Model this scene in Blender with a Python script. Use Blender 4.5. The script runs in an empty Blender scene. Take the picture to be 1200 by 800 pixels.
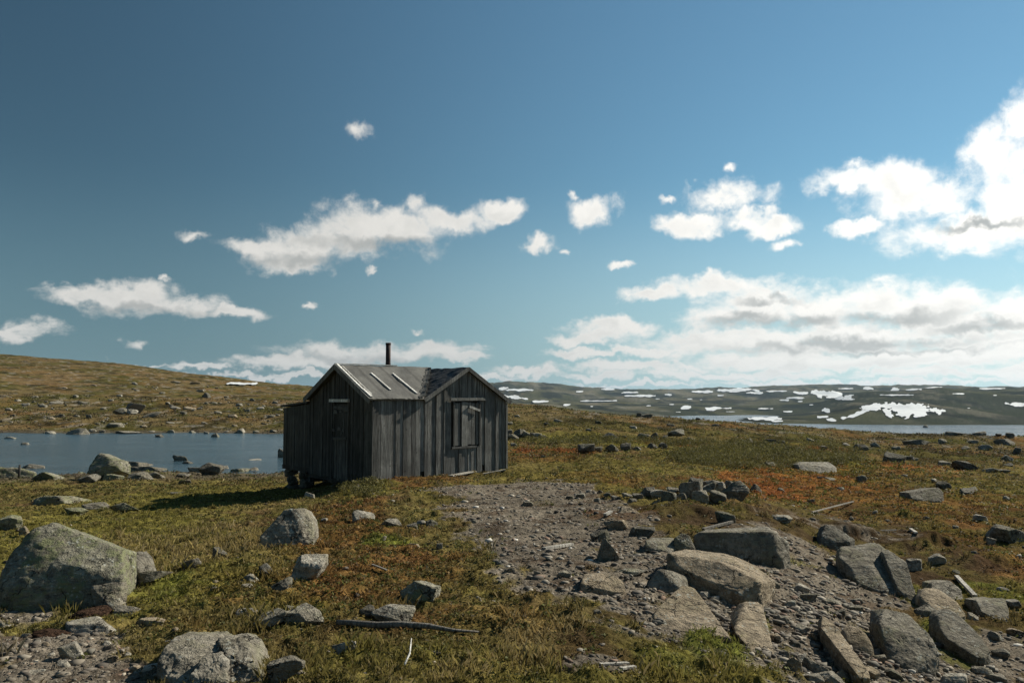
import bpy, bmesh, math, random
import numpy as np
from mathutils import Vector

random.seed(7)
RNG = np.random.default_rng(11)
scene = bpy.context.scene
COL = scene.collection
R = math.radians

# ------------------------------------------------------------------ noise
def _h2(ix, iy, s):
    n = (ix.astype(np.int64) * 374761393 + iy.astype(np.int64) * 668265263 + s * 1442695041) & 0xffffffff
    n = ((n ^ (n >> 13)) * 1274126177) & 0xffffffff
    n = (n ^ (n >> 16)) & 0xffffffff
    return n
def perlin2(x, y, s=0):
    x = np.asarray(x, dtype=np.float64); y = np.asarray(y, dtype=np.float64)
    ix = np.floor(x); iy = np.floor(y); fx = x - ix; fy = y - iy
    u = fx*fx*fx*(fx*(fx*6-15)+10); v = fy*fy*fy*(fy*(fy*6-15)+10)
    def g(dx, dy):
        a = _h2(ix+dx, iy+dy, s) / 4294967295.0 * 2*np.pi
        return np.cos(a)*(fx-dx) + np.sin(a)*(fy-dy)
    a = g(0,0)*(1-u)+g(1,0)*u; b = g(0,1)*(1-u)+g(1,1)*u
    return (a*(1-v)+b*v)*1.4
def fbm2(x, y, o=4, s=0, gain=.5):
    r = 0; a = 1; t = 0
    for k in range(o):
        r = r + a*perlin2(x*2**k+17.3*k, y*2**k-9.1*k, s+k); t += a; a *= gain
    return r/t*1.35
def perlin3(p, s=0):
    i = np.floor(p); f = p-i; w = f*f*f*(f*(f*6-15)+10)
    out = 0
    for dx in (0,1):
        for dy in (0,1):
            for dz in (0,1):
                h = _h2(i[:,0]+dx+(i[:,2]+dz)*57, i[:,1]+dy-(i[:,2]+dz)*131, s)
                a = (h & 0xffff)/65535*2*np.pi; zc = ((h >> 16) & 0xffff)/65535*2-1
                q = np.sqrt(np.maximum(0, 1-zc*zc))
                g = np.cos(a)*q*(f[:,0]-dx)+np.sin(a)*q*(f[:,1]-dy)+zc*(f[:,2]-dz)
                out = out + g*(w[:,0] if dx else 1-w[:,0])*(w[:,1] if dy else 1-w[:,1])*(w[:,2] if dz else 1-w[:,2])
    return out*1.5
def fbm3(p, o=4, s=0):
    r = 0; a = 1; t = 0
    for k in range(o):
        r = r + a*perlin3(p*2**k+k*11.7, s+k); t += a; a *= .5
    return r/t*1.3
def sstep(a, b, x):
    t = np.clip((x-a)/(b-a), 0, 1); return t*t*(3-2*t)

# ------------------------------------------------------------------ camera geometry
F = 933.3; CZ = 2.0; PITCH = math.atan(66/F)
cp, sp = math.cos(PITCH), math.sin(PITCH)
def slopes(px, py):
    a = (px-600)/F; b = (400-py)/F
    dy = cp-b*sp
    return a/dy, (sp+b*cp)/dy
def zpy(py, Y): return CZ+slopes(600, py)[1]*Y

# ------------------------------------------------------------------ terrain control table
P = lambda py: ('p', py)
WATER = -1.2; LAKE = -28.0
cols = {
 -500: [(3,.3),(5,.1),(8,-.1),(12,-.4),(18,-.8),(27,-1.0),(34,-1.12),(38,-2),(68,-2),(76,-1.0),(120,2),(200,12),(330,26),(420,30),(700,30),(1500,20),(9000,0)],
 0:    [(3,.35),(5,.28),(6.5,.18),(8,.08),(10,-.05),(14,-.35),(18,-.6),(24,-.85),(30,-1.0),(34,-1.12),(38,-2),(66,-2),(74,-1.0),(95,-.2),(120,P(478)),(200,P(441)),(300,P(421)),(350,P(415)),(420,21.5),(700,20),(1500,15),(9000,0)],
 150:  [(3,.35),(5,.3),(8,.15),(10,.0),(14,-.3),(18,-.55),(24,-.85),(30,-1.0),(34,-1.12),(38,-2),(66,-2),(74,-1.0),(95,-.2),(120,P(482)),(200,P(452)),(300,P(430)),(330,P(425)),(400,16),(700,12),(1500,8),(9000,0)],
 300:  [(3,.35),(5,.33),(8,.28),(11,.15),(14,-.1),(18,-.38),(22,-.6),(28,-.95),(34,-1.12),(38,-2),(66,-2),(74,-1.0),(95,-.3),(120,P(484)),(200,P(463)),(280,P(450)),(310,P(447.5)),(400,5),(700,-5),(1500,-5),(9000,0)],
 380:  [(3,.35),(5,.35),(8,.33),(12,.2),(15,0),(18,-.25),(21,-.42),(26,-.7),(34,-1.1),(38,-1.8),(64,-1.8),(74,-1.0),(120,P(483)),(200,P(465)),(300,P(453)),(400,2),(700,-8),(1500,-5),(9000,0)],
 430:  [(3,.35),(5,.35),(8,.35),(12,.3),(16,.15),(19,.02),(22,-.1),(28,-.4),(34,-.9),(38,-1.3),(64,-1.3),(74,-.8),(120,P(480)),(200,P(468)),(300,P(458)),(400,-2),(1500,-5),(9000,0)],
 500:  [(3,.35),(5,.35),(8,.35),(12,.3),(16,.15),(19,.03),(23,.0),(30,.0),(50,.2),(80,.6),(110,1.0),(150,.5),(250,-5),(400,-15),(1000,-15),(2000,10),(3000,30),(9000,0)],
 592:  [(3,.35),(5,.35),(8,.35),(12,.3),(16,.15),(20,.03),(25,.05),(35,.2),(60,.6),(90,1.1),(115,P(473.5)),(150,.0),(250,-6),(450,-20),(900,-20),(1300,-14),(2000,P(469)),(2500,P(460)),(3000,P(447.5)),(3300,P(448)),(4500,20),(9000,0)],
 640:  [(3,.35),(5,.35),(8,.35),(12,.3),(16,.18),(20,.06),(25,.05),(35,.2),(60,.5),(90,.7),(112,P(477)),(150,-.8),(250,-7),(450,-22),(900,-21),(1300,-16),(2000,P(470)),(2500,P(463)),(3000,P(450)),(3300,P(450)),(4500,20),(9000,0)],
 700:  [(3,.35),(5,.33),(8,.34),(12,.3),(16,.2),(20,.08),(25,.05),(35,.12),(60,.25),(85,.15),(105,P(483.5)),(150,-2.5),(250,-9),(450,-24),(900,-23),(1300,-20),(2000,P(472)),(2600,P(464)),(3200,P(457)),(3500,P(456.5)),(5000,20),(9000,0)],
 800:  [(3,.35),(5,.25),(8,.3),(12,.32),(14.5,.3),(17,.08),(20,-.02),(25,-.05),(35,-.1),(60,-.2),(85,-.45),(100,P(490)),(150,-4.5),(250,-13),(450,-32),(900,-32),(1300,-31),(1400,-26),(2000,P(473)),(2600,P(465)),(3200,P(457)),(3500,P(457)),(5000,20),(9000,0)],
 900:  [(3,.3),(5,.15),(8,.15),(12,.18),(14.5,.15),(17,-.15),(20,-.22),(25,-.28),(35,-.4),(60,-.8),(85,-1.3),(100,P(496)),(150,-6),(250,-15),(450,-32),(880,-32),(960,-26.8),(1180,-26.4),(1260,-29.5),(1400,-29.5),(1470,-25),(1600,P(480)),(2200,P(467)),(2800,P(458)),(3300,P(452.5)),(3600,P(453)),(5000,20),(9000,0)],
 955: [(3,.26),(5,.02),(8,.02),(12,-.05),(14.5,-.08),(17,-.25),(20,-.3),(25,-.37),(35,-.58),(60,-1.15),(85,-1.75),(99,P(499.5)),(150,-7),(250,-16),(450,-33),(860,-33),(940,-26.8),(1150,-25),(1400,P(483)),(1600,P(474)),(2200,P(465)),(2850,P(456)),(3300,P(452)),(3600,P(452.5)),(5000,20),(9000,0)],
 1000: [(3,.2),(5,-.1),(8,-.12),(12,-.25),(16,-.32),(20,-.38),(25,-.45),(35,-.75),(60,-1.5),(85,-2.2),(98,P(503)),(150,-8),(250,-17),(450,-34),(820,-34),(900,-28),(1000,P(486)),(1300,P(470)),(1500,P(465)),(1800,P(466)),(2300,P(463)),(2900,P(454)),(3300,P(451.5)),(3600,P(452)),(5000,20),(9000,0)],
 1100: [(3,.1),(5,-.25),(8,-.3),(12,-.35),(16,-.38),(20,-.45),(25,-.55),(35,-.95),(60,-2.0),(85,-2.8),(96,P(508)),(150,-9),(250,-18),(450,-34),(820,-34),(900,-27),(1000,P(484)),(1300,P(463)),(1500,P(457)),(1800,P(458)),(2300,P(459)),(2900,P(454)),(3300,P(452.5)),(3600,P(453)),(5000,20),(9000,0)],
 1200: [(3,.0),(5,-.4),(8,-.4),(12,-.42),(16,-.45),(20,-.5),(25,-.65),(35,-1.1),(60,-2.3),(85,-3.1),(96,P(510)),(150,-10),(250,-19),(450,-34),(820,-34),(900,-27),(1000,P(486)),(1300,P(465)),(1500,P(459)),(1800,P(459)),(2300,P(459)),(2900,P(456)),(3300,P(455)),(3600,P(455)),(5000,20),(9000,0)],
 1600: [(3,.0),(5,-.5),(8,-.6),(12,-.6),(20,-.9),(35,-1.8),(60,-3),(95,-4.5),(150,-10),(250,-19),(450,-34),(820,-34),(900,-27),(1000,P(487)),(1500,P(460)),(3000,P(455)),(3600,P(455)),(5000,20),(9000,0)],
}
keys = sorted(cols)
NT, NL = 420, 520
tg = np.linspace((-500-600)/F, (1600-600)/F, NT)
lg = np.linspace(math.log(3), math.log(9000), NL)
rows = []
for k in keys:
    ys = [math.log(a) for a, b in cols[k]]
    zs = [zpy(b[1], a) if isinstance(b, tuple) else b for a, b in cols[k]]
    # smoothing in log distance
    zz = np.interp(lg, ys, zs)
    rows.append(zz)
rows = np.array(rows); kt = np.array([(k-600)/F for k in keys])
TAB = np.empty((NT, NL))
for j in range(NL):
    TAB[:, j] = np.interp(tg, kt, rows[:, j])
def blur(A, n, ax):
    k = np.exp(-np.linspace(-2, 2, 2*n+1)**2); k /= k.sum()
    pad = [(0,0),(0,0)]; pad[ax] = (n, n)
    B = np.pad(A, pad, mode='edge')
    return np.apply_along_axis(lambda v: np.convolve(v, k, 'valid'), ax, B)
TAB = blur(blur(TAB, 5, 1), 7, 0)

def zbase(x, y):
    x = np.asarray(x, float); y = np.asarray(y, float)
    r = np.hypot(x, y)+1e-6; az = np.arctan2(x, y)
    azc = np.clip(az, R(-49), R(46))
    Y = np.where(np.abs(az-azc) > 1e-9, r*np.cos(azc), y)
    t = np.tan(azc)
    i = np.clip((t-tg[0])/(tg[1]-tg[0]), 0, NT-1.001)
    j = np.clip((np.log(np.maximum(Y, .5))-lg[0])/(lg[1]-lg[0]), 0, NL-1.001)
    i0 = i.astype(int); j0 = j.astype(int); fi = i-i0; fj = j-j0
    z = (TAB[i0,j0]*(1-fi)+TAB[i0+1,j0]*fi)*(1-fj)+(TAB[i0,j0+1]*(1-fi)+TAB[i0+1,j0+1]*fi)*fj
    k = sstep(1.0, 4.0, r)
    return .35*(1-k)+z*k
def zmacro(x, y):
    x = np.asarray(x, float); y = np.asarray(y, float)
    z = zbase(x, y); r = np.hypot(x, y)
    z = z+fbm2(x*.55, y*.55, 2, 3)*.07*sstep(4, 9, r)*(1-sstep(300, 900, r))
    z = z+fbm2(x*.12, y*.12, 3, 5)*.28*sstep(18, 40, r)*(1-sstep(300, 900, r))
    z = z+fbm2(x*.022, y*.022, 4, 8)*.9*sstep(80, 160, r)
    up_ = sstep(-27, 0, z)*sstep(850, 1300, r)
    z = z+(fbm2(x*.0035, y*.0035, 4, 9)*15+np.abs(fbm2(x*.012, y*.010, 3, 12))*-7+2)*up_
    # flat ground at the hut, mounded bank beside its near corner
    return z

def hit(px, py, near=3.2, far=9000, n=3000, fn=None):
    a, b = slopes(px, py)
    Y = np.exp(np.linspace(math.log(near), math.log(far), n))
    d = CZ+b*Y-(fn or zmacro)(a*Y, Y)
    w = np.nonzero(d < 0)[0]
    if len(w) == 0: return None
    i = w[0]
    if i == 0: y = Y[0]
    else: y = Y[i-1]+(Y[i]-Y[i-1])*d[i-1]/(d[i-1]-d[i])
    return np.array([a*y, y, CZ+b*y])

# ------------------------------------------------------------------ ground zones (world-space ellipses)
def ell(px, py, rx, ry, w=1.0):
    c = hit(px, py); n = hit(px, py+ry); f = hit(px, py-ry)
    if c is None: return None
    yn = n[1] if n is not None else c[1]*.8
    yf = f[1] if f is not None else c[1]*1.6
    return (c[0], c[1], rx*c[1]/F, max(.15, (yf-yn)/2), c[0]/c[1], w)
Z = {
 'gravel': [(610,590,80,27),(560,572,60,9),(645,635,80,36),(600,640,45,22),(655,682,52,20),(700,610,60,30),(760,650,60,30),(735,690,60,26),
            (850,690,110,60),(930,670,90,50),(980,720,90,60),(900,640,60,30),(1060,770,90,34,.8),(890,775,60,20,.5),(50,755,110,32,.85),(90,790,130,20,.8),(640,575,60,14),(1180,770,60,30,.8),
            (730,735,50,10,.6),(705,777,50,8,.7),(1010,690,60,30),(30,720,40,12,.7),(1000,622,90,14,.3)],
 'dirt':   [(1000,628,120,22),(1090,655,90,30),(1000,600,60,10,.7),(780,600,110,16,.9),(850,612,80,12),(740,720,90,16,.8),(700,755,80,20,.5),(1150,780,80,40,.6),(1130,720,60,40,.6),(880,602,60,14,.8),(80,700,50,14,.7),(1160,600,60,10,.4)],
 'green':  [(120,625,170,50),(250,660,120,30,.7),(190,700,70,24),(60,735,60,16,.5),(480,775,190,30,.8),(840,755,75,26,1.0),(460,636,40,8,1.0),(900,532,120,17,1.1),(425,572,34,10,1.0),
            (700,517,110,6,1),(640,560,110,14,.5),(330,720,80,30,.6),(180,590,160,14,.7),(380,790,90,30,.6),(560,690,60,20,.4),(800,790,80,16,.7),(720,545,120,9,.5),(1170,570,70,12,.4)],
 'moss':   [(840,755,55,22,1.2),(880,730,22,18,1.0),(460,636,36,7,.8),(630,588,24,4,.6),(190,690,50,18,.5),(150,575,150,16,.3),(780,770,50,14,.5),(1110,745,30,25,.8),(1060,692,30,12,.9),(1150,690,40,10,.5),(1000,735,22,14,.6),(930,655,30,8,.5),(1125,770,30,12,.7),(1180,700,30,10,.6)],
 'rust':   [(420,650,110,50,1.0),(360,630,70,40,1),(300,690,90,24,.9),(430,700,80,22,.7),(500,565,70,9,.7),(410,600,60,20,1),(590,588,60,6,.9),(690,555,60,8,.4),(960,572,150,20,1.0),(1040,590,130,20,.9),
            (1150,600,110,30,.7),(560,728,120,22,.5),(1000,548,120,12,.7),(640,535,60,9,.9),(240,735,60,14,.5),(960,655,60,12,.6),(900,600,50,10,.8),(1110,640,60,14,.7),(1180,660,60,20,.7),(930,690,30,10,.5),(770,640,30,8,.5),(660,592,60,5,.6),(700,560,90,12,.7),(300,545,70,6,.8),(120,520,0,0,0)],
 'red':    [(900,560,70,20,.8),(800,520,60,4,1.1),(960,563,80,15,.6),(960,527,70,4,1),(720,602,44,5,1.3),(930,545,70,7,1.0),(885,580,40,9,.8),(640,527,70,5,.6),(1080,548,50,6,.6),(600,508,0,0,0)],
 'straw':  [(230,650,130,18,.8),(320,660,60,14,.5),(150,640,120,12,.6),(600,755,70,24,.8),(480,785,120,18,.6),(640,735,50,14,.7),(250,620,90,10,.5),(900,595,50,10,.7),(950,692,30,14,.7)],
}
ZE = {k: [e for e in (ell(*v) for v in vs if v[2] > 0) if e] for k, vs in Z.items()}
def zw(kind, x, y, wx, wy):
    out = np.zeros_like(x)
    for (cx, cy, rx, ry, t, w) in ZE[kind]:
        dy = (y+wy*ry*.5)-cy; dx = (x+wx*rx*.5)-cx-t*dy
        d = np.sqrt((dx/rx)**2+(dy/ry)**2)
        out = np.maximum(out, w*(1-sstep(.45, 1.35, d)))
    return out
C = lambda *a: np.array(a, float)
GREEN=C(.140,.124,.031); MOSS=C(.135,.145,.030); OLIVE=C(.130,.104,.038); BROWN=C(.122,.082,.038); RUST=C(.150,.072,.025)
RED=C(.25,.082,.028); STRAW=C(.27,.20,.085); GRAV=C(.195,.166,.130); PEAT=C(.044,.030,.020)
def zones(x, y):
    """albedo colour, vegetation weight, gravel weight, straw weight"""
    x = np.asarray(x, float); y = np.asarray(y, float)
    r = np.hypot(x, y)
    wx = fbm2(x*.9, y*.9, 3, 21); wy = fbm2(x*.9, y*.9, 3, 22)
    sm = fbm2(x*4.1, y*4.1, 3, 31); me = fbm2(x*1.1, y*1.1, 3, 41); la = fbm2(x*.16, y*.16, 4, 51); xl = fbm2(x*.03, y*.03, 4, 61)
    def m(c, k, w): return c*(1-w[:,None])+k[None,:]*w[:,None]
    n = len(x)
    c = np.repeat(OLIVE[None,:], n, 0)
    c = m(c, BROWN, sstep(-.1, .45, me+.5*la))
    c = m(c, GREEN, .7*sstep(.0, .5, la-.3*me))
    # open country beyond the hut: tan hillside, greener and darker bands
    farw = sstep(25, 70, r)*(1-sstep(400, 900, r))
    leftw = sstep(.02, -.2, x/np.maximum(y, 1))
    c = m(c, C(.120,.090,.044), farw*.85)
    c = m(c, C(.160,.108,.054), farw*leftw*sstep(-.1,.5,xl+.5*la)*.9)
    c = m(c, C(.070,.066,.020), farw*sstep(-.05,.25,fbm2(x*.07,y*.05,4,71))*.85)
    c = m(c, C(.15,.085,.034), farw*sstep(.1,.4,fbm2(x*.1+9,y*.06,4,77))*(1-.5*leftw)*.9)
    c = m(c, C(.034,.030,.016), farw*sstep(.08,.35,fbm2(x*.25,y*.10,4,81))*.85)
    c = m(c, C(.22,.20,.17), farw*sstep(.32,.45,fbm2(x*.5,y*.25,3,91))*.6*sstep(40,90,r))
    fw = sstep(400, 900, r)
    c = m(c, C(.085,.078,.046), fw)
    c = m(c, C(.135,.118,.072), fw*sstep(-.1,.4,fbm2(x*.006,y*.003,5,95))*.8)
    c = m(c, C(.17,.16,.13), fw*sstep(.22,.4,fbm2(x*.02,y*.008,4,99))*.8)
    c = m(c, C(.026,.032,.018), fw*sstep(.0,.3,fbm2(x*.004+7,y*.003,4,97)+.1)*.8)
    c = m(c, C(.036,.040,.024), sstep(-15,10,x-300)*sstep(840,900,y)*(1-sstep(1700,2100,y))*.85)
    hs = fw*sstep(850,1000,y)
    c = m(c, C(.16,.145,.11), hs*sstep(.02,.30,fbm2(x*.016,y*.0035,5,99,.6))*.55)
    c = m(c, C(.075,.075,.035), hs*sstep(.0,.25,fbm2(x*.006+3,y*.002,4,98))*.6)
    c = m(c, C(.012,.015,.012), hs*sstep(.05,.25,fbm2(x*.010+5,y*.004,4,96))*.75)
    g = {k: np.clip(zw(k, x, y, wx, wy), 0, 1.3) for k in ZE}
    def br(w, a=.5): return np.clip(w*(1+a*(sm*.8+me)), 0, 1)*sstep(.12,.6,w*(1+a*(sm+me*.7)))
    c = m(c, RUST, br(g['rust'], .9)*.65)
    c = m(c, GREEN, br(g['green'], .8)*.9)
    c = m(c, RED, br(g['red'], 1.2)*.62)
    c = m(c, STRAW, br(g['straw'], 1.3)*.55)
    c = m(c, PEAT, br(g['dirt'], .9)*.85)
    c = m(c, MOSS, br(g['moss'], .9)*.9)
    gw = np.clip(sstep(.25, .62, g['gravel']+.50*sm+.32*me)*sstep(.02,.2,g['gravel']), 0, 1)
    gw = gw*(1-br(g['moss'],.9)*.95)*(1-.6*br(g['red'],1.)) 
    c = m(c, GRAV*.80, gw)
    c = m(c, PEAT*1.4, gw*sstep(.0,.5,fbm2(x*2.3,y*2.3,3,88))*.7)
    shore = sstep(-.92, -1.12, zmacro(x, y))*sstep(28, 32, y)*(1-sstep(90, 110, y))*(x < -3)
    c = m(c, C(.10,.085,.065), shore*.8)
    near = (1-sstep(30, 60, r))
    c = c*(1+.28*fbm2(x*13, y*13, 2, 101)*near)[:,None]
    c = c*(1+.22*sm)[:,None]
    bare = np.clip(gw+.9*br(g['dirt'],.9), 0, 1)
    return np.clip(c, .01, .6), 1-bare, gw, br(g['straw'],1.3), g

# ------------------------------------------------------------------ helpers
def tag(o, label=None, cat=None, group=None, kind=None):
    if label: o['label'] = label
    if cat: o['category'] = cat
    if group: o['group'] = group
    if kind: o['kind'] = kind
    return o
def make_mesh(name, V, Fc, mat=None, smooth=False, colour=None, attr=None):
    """V (n,3) array; Fc list of lists or (m,k) array; colour (n,3) per vertex"""
    me = bpy.data.meshes.new(name)
    V = np.asarray(V, np.float32)
    if isinstance(Fc, np.ndarray):
        m, k = Fc.shape
        me.vertices.add(len(V)); me.vertices.foreach_set('co', V.ravel())
        me.loops.add(m*k); me.loops.foreach_set('vertex_index', Fc.astype(np.int32).ravel())
        me.polygons.add(m); me.polygons.foreach_set('loop_start', np.arange(0, m*k, k, dtype=np.int32))
        me.polygons.foreach_set('loop_total', np.full(m, k, np.int32))
        me.update(calc_edges=True); me.validate()
    else:
        me.from_pydata([tuple(v) for v in V], [], [list(f) for f in Fc]); me.update()
    if smooth: me.polygons.foreach_set('use_smooth', np.ones(len(me.polygons), bool))
    if colour is not None:
        a = me.attributes.new('Col', 'FLOAT_COLOR', 'POINT')
        cc = np.ones((len(V), 4), np.float32); cc[:, :3] = colour
        a.data.foreach_set('color', cc.ravel())
    if attr is not None:
        for k_, v_ in attr.items():
            a = me.attributes.new(k_, 'FLOAT', 'POINT'); a.data.foreach_set('value', np.asarray(v_, np.float32))
    if mat: me.materials.append(mat)
    return me
def link(name, me, parent=None):
    o = bpy.data.objects.new(name, me); COL.objects.link(o)
    if parent: o.parent = parent
    return o

class NT_:
    def __init__(s, tree): s.t = tree; s.n = tree.nodes; s.l = tree.links
    def new(s, typ, **kw):
        n = s.n.new(typ)
        for k, v in kw.items():
            if k == 'ins':
                for a, b in v.items():
                    if hasattr(b, 'links') or isinstance(b, bpy.types.NodeSocket): s.l.new(b, n.inputs[a])
                    else: n.inputs[a].default_value = b
            else: setattr(n, k, v)
        return n
    def math(s, op, a, b=None, c=None, clamp=False):
        n = s.n.new('ShaderNodeMath'); n.operation = op; n.use_clamp = clamp
        for i, v in enumerate((a, b, c)):
            if v is None: continue
            if isinstance(v, bpy.types.NodeSocket): s.l.new(v, n.inputs[i])
            else: n.inputs[i].default_value = v
        return n.outputs[0]
    def vmath(s, op, a, b=None):
        n = s.n.new('ShaderNodeVectorMath'); n.operation = op
        for i, v in enumerate((a, b)):
            if v is None: continue
            if isinstance(v, bpy.types.NodeSocket): s.l.new(v, n.inputs[i])
            else: n.inputs[i].default_value = v
        return n.outputs['Value'] if op in ('LENGTH','DOT_PRODUCT','DISTANCE') else n.outputs[0]
    def noise(s, vec, scale, detail=4, rough=.55, dim='3D', out='Fac', dist=0):
        n = s.n.new('ShaderNodeTexNoise'); n.noise_dimensions = dim
        n.inputs['Scale'].default_value = scale; n.inputs['Detail'].default_value = detail; n.inputs['Roughness'].default_value = rough
        n.inputs['Distortion'].default_value = dist
        if vec is not None: s.l.new(vec, n.inputs['Vector'])
        return n.outputs[out]
    def ramp(s, f, a, b, lo=0., hi=1.):
        n = s.n.new('ShaderNodeMapRange'); n.interpolation_type = 'SMOOTHSTEP'
        s.l.new(f, n.inputs[0]); n.inputs[1].default_value = a; n.inputs[2].default_value = b
        n.inputs[3].default_value = lo; n.inputs[4].default_value = hi
        return n.outputs[0]
    def mix(s, f, a, b, mode='MIX'):
        n = s.n.new('ShaderNodeMix'); n.data_type = 'RGBA'; n.blend_type = mode
        for sock, v in ((n.inputs[0], f), (n.inputs[6], a), (n.inputs[7], b)):
            if isinstance(v, bpy.types.NodeSocket): s.l.new(v, sock)
            elif isinstance(v, (int, float)): sock.default_value = v
            else: sock.default_value = (*v, 1) if len(v) == 3 else v
        return n.outputs[2]
def material(name, rough=.9, spec=.3):
    m = bpy.data.materials.new(name); m.use_nodes = True
    t = NT_(m.node_tree); b = m.node_tree.nodes['Principled BSDF']
    b.inputs['Roughness'].default_value = rough; b.inputs['Specular IOR Level'].default_value = spec
    return m, t, b
def bump(t, b, h, strength=.5, dist=.02):
    n = t.new('ShaderNodeBump'); n.inputs['Strength'].default_value = strength; n.inputs['Distance'].default_value = dist
    t.l.new(h, n.inputs['Height']); t.l.new(n.outputs[0], b.inputs['Normal'])

# ---- materials
mg, t, b = material('ground', 1.0, .0)
at = t.new('ShaderNodeAttribute', attribute_name='Col'); geo = t.new('ShaderNodeNewGeometry'); pos = geo.outputs['Position']
n1 = t.noise(pos, 45, 4, .65); n2 = t.noise(pos, 7, 5, .6); n3 = t.noise(pos, .4, 6, .65)
f = t.math('MULTIPLY', t.ramp(n1, .25, .75, .5, 1.5), t.ramp(n2, .25, .75, .72, 1.28))
f = t.math('MULTIPLY', f, t.ramp(n3, .3, .7, .72, 1.28))
c = t.vmath('SCALE', at.outputs['Color']); sc = c.node; t.l.new(f, sc.inputs['Scale'])
t.l.new(c, b.inputs['Base Color'])
bump(t, b, t.math('ADD', n1, t.math('MULTIPLY', n2, 2.0)), .7, .03)
M_ground = mg

def rock_mat(name, base, lich=.35, dark=.35, tone=(.75,1.2), tan=0.0):
    m, t, b = material(name, .92, .10)
    tc = t.new('ShaderNodeTexCoord'); g = t.new('ShaderNodeNewGeometry'); p = g.outputs['Position']
    oi = t.new('ShaderNodeObjectInfo')
    big = t.noise(p, 3.0, 5, .6); mid = t.noise(p, 14, 5, .65); fine = t.noise(p, 70, 4, .7)
    col = t.mix(t.ramp(mid, .35, .65), tuple(x*.58 for x in base), tuple(x*1.3 for x in base))
    col = t.mix(t.ramp(big, .42, .6, 0, .5), col, tuple(x*.6 for x in (base[0], base[1]*.95, base[2]*.85)))
    col = t.mix(t.ramp(fine, .5, .75, 0, .7), col, tuple(min(.8, x*1.7) for x in base))
    col = t.mix(t.ramp(fine, .42, .28, 0, .7), col, tuple(x*.35 for x in base))
    # crustose lichens: pale, yellow-green and black spots
    v = t.new('ShaderNodeTexVoronoi', feature='F1'); v.inputs['Scale'].default_value = 22
    t.l.new(t.vmath('ADD', p, t.vmath('SCALE', t.noise(p, 20, 2, .5, out='Color'))), v.inputs['Vector'])
    for nn in t.n:
        if nn.bl_idname == 'ShaderNodeVectorMath' and nn.operation == 'SCALE': nn.inputs['Scale'].default_value = .06
    lm = t.math('MULTIPLY', t.ramp(big, .50-(.08 if lich > .9 else 0), .62-(.08 if lich > .9 else 0)), t.ramp(mid, .42, .54))
    col = t.mix(t.math('MULTIPLY', lm, lich), col, (.205,.215,.115))
    lp = t.math('MULTIPLY', t.ramp(v.outputs['Distance'], .34, .22), t.ramp(t.noise(p, 5.0, 2, .5), .5, .6))
    col = t.mix(t.math('MULTIPLY', lp, .75), col, (.42,.43,.38))
    bl = t.math('MULTIPLY', t.ramp(t.noise(p, 9, 6, .75), .55, .63), t.ramp(big, .55, .38))
    col = t.mix(t.math('MULTIPLY', bl, dark), col, (.025,.024,.022))
    tn = t.math('MULTIPLY_ADD', oi.outputs['Random'], tone[1]-tone[0], tone[0])
    s = t.vmath('SCALE', col); t.l.new(tn, s.node.inputs['Scale'])
    t.l.new(s, b.inputs['Base Color'])
    v2 = t.new('ShaderNodeTexVoronoi', feature='DISTANCE_TO_EDGE'); v2.inputs['Scale'].default_value = 3.2; v2.inputs['Randomness'].default_value = 1
    w3 = t.vmath('SCALE', t.noise(p, 4.5, 4, .6, out='Color')); w3.node.inputs['Scale'].default_value = .35
    t.l.new(t.vmath('ADD', p, w3), v2.inputs['Vector'])
    ck = t.math('MULTIPLY', t.ramp(v2.outputs['Distance'], .022, .0), t.ramp(t.noise(p, 2.1, 2, .5), .47, .56))
    mp = t.new('ShaderNodeMapping'); mp.inputs['Rotation'].default_value = (.5, .3, .2); mp.inputs['Scale'].default_value = (2.5, 2.5, 13); t.l.new(p, mp.inputs[0])
    lay = t.noise(mp.outputs[0], 1.6, 5, .65)
    h = t.math('ADD', t.math('MULTIPLY', mid, 1.3), t.math('MULTIPLY', fine, .35))
    h = t.math('SUBTRACT', t.math('ADD', h, t.math('MULTIPLY', lay, 1.1)), t.math('MULTIPLY', ck, 1.2))
    col2 = t.mix(t.math('MULTIPLY', ck, .8), s, (.02,.018,.015)); col2 = t.mix(t.ramp(lay, .36, .48, .35, 0), col2, (.05,.046,.038))
    t.l.new(col2, b.inputs['Base Color'])
    bump(t, b, h, 1.0, .045)
    return m
M_rock = rock_mat('granite', (.255,.232,.188), .3, .6)
M_rock_lichen = rock_mat('granite_lichen', (.27,.252,.195), .92, 1.0, (1.0,1.12))
M_rock_tan = rock_mat('granite_tan', (.33,.27,.195), .15, .25, (.85,1.1))
M_rock_pale = rock_mat('granite_pale', (.36,.33,.275), .2, .35, (.8,1.15))
M_rock_dark = rock_mat('granite_dark', (.155,.143,.118), .3, .6, (.8,1.3))

def attr_mat(name, rough=.8, spec=.2, trans=0.0, scale=1.0, bumpy=None):
    m, t, b = material(name, rough, spec)
    at = t.new('ShaderNodeAttribute', attribute_name='Col')
    t.l.new(at.outputs['Color'], b.inputs['Base Color'])
    if trans:
        tr = t.new('ShaderNodeBsdfTranslucent'); t.l.new(at.outputs['Color'], tr.inputs['Color'])
        mx = t.new('ShaderNodeMixShader'); mx.inputs[0].default_value = trans
        t.l.new(b.outputs[0], mx.inputs[1]); t.l.new(tr.outputs[0], mx.inputs[2])
        t.l.new(mx.outputs[0], t.n['Material Output'].inputs['Surface'])
    if bumpy:
        g = t.new('ShaderNodeNewGeometry'); bump(t, b, t.noise(g.outputs['Position'], bumpy, 4, .6), .6, .01)
    return m
M_leaf = attr_mat('leaves', .7, .2, .35)
M_peb = attr_mat('pebble_stone', .85, .3)

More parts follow.
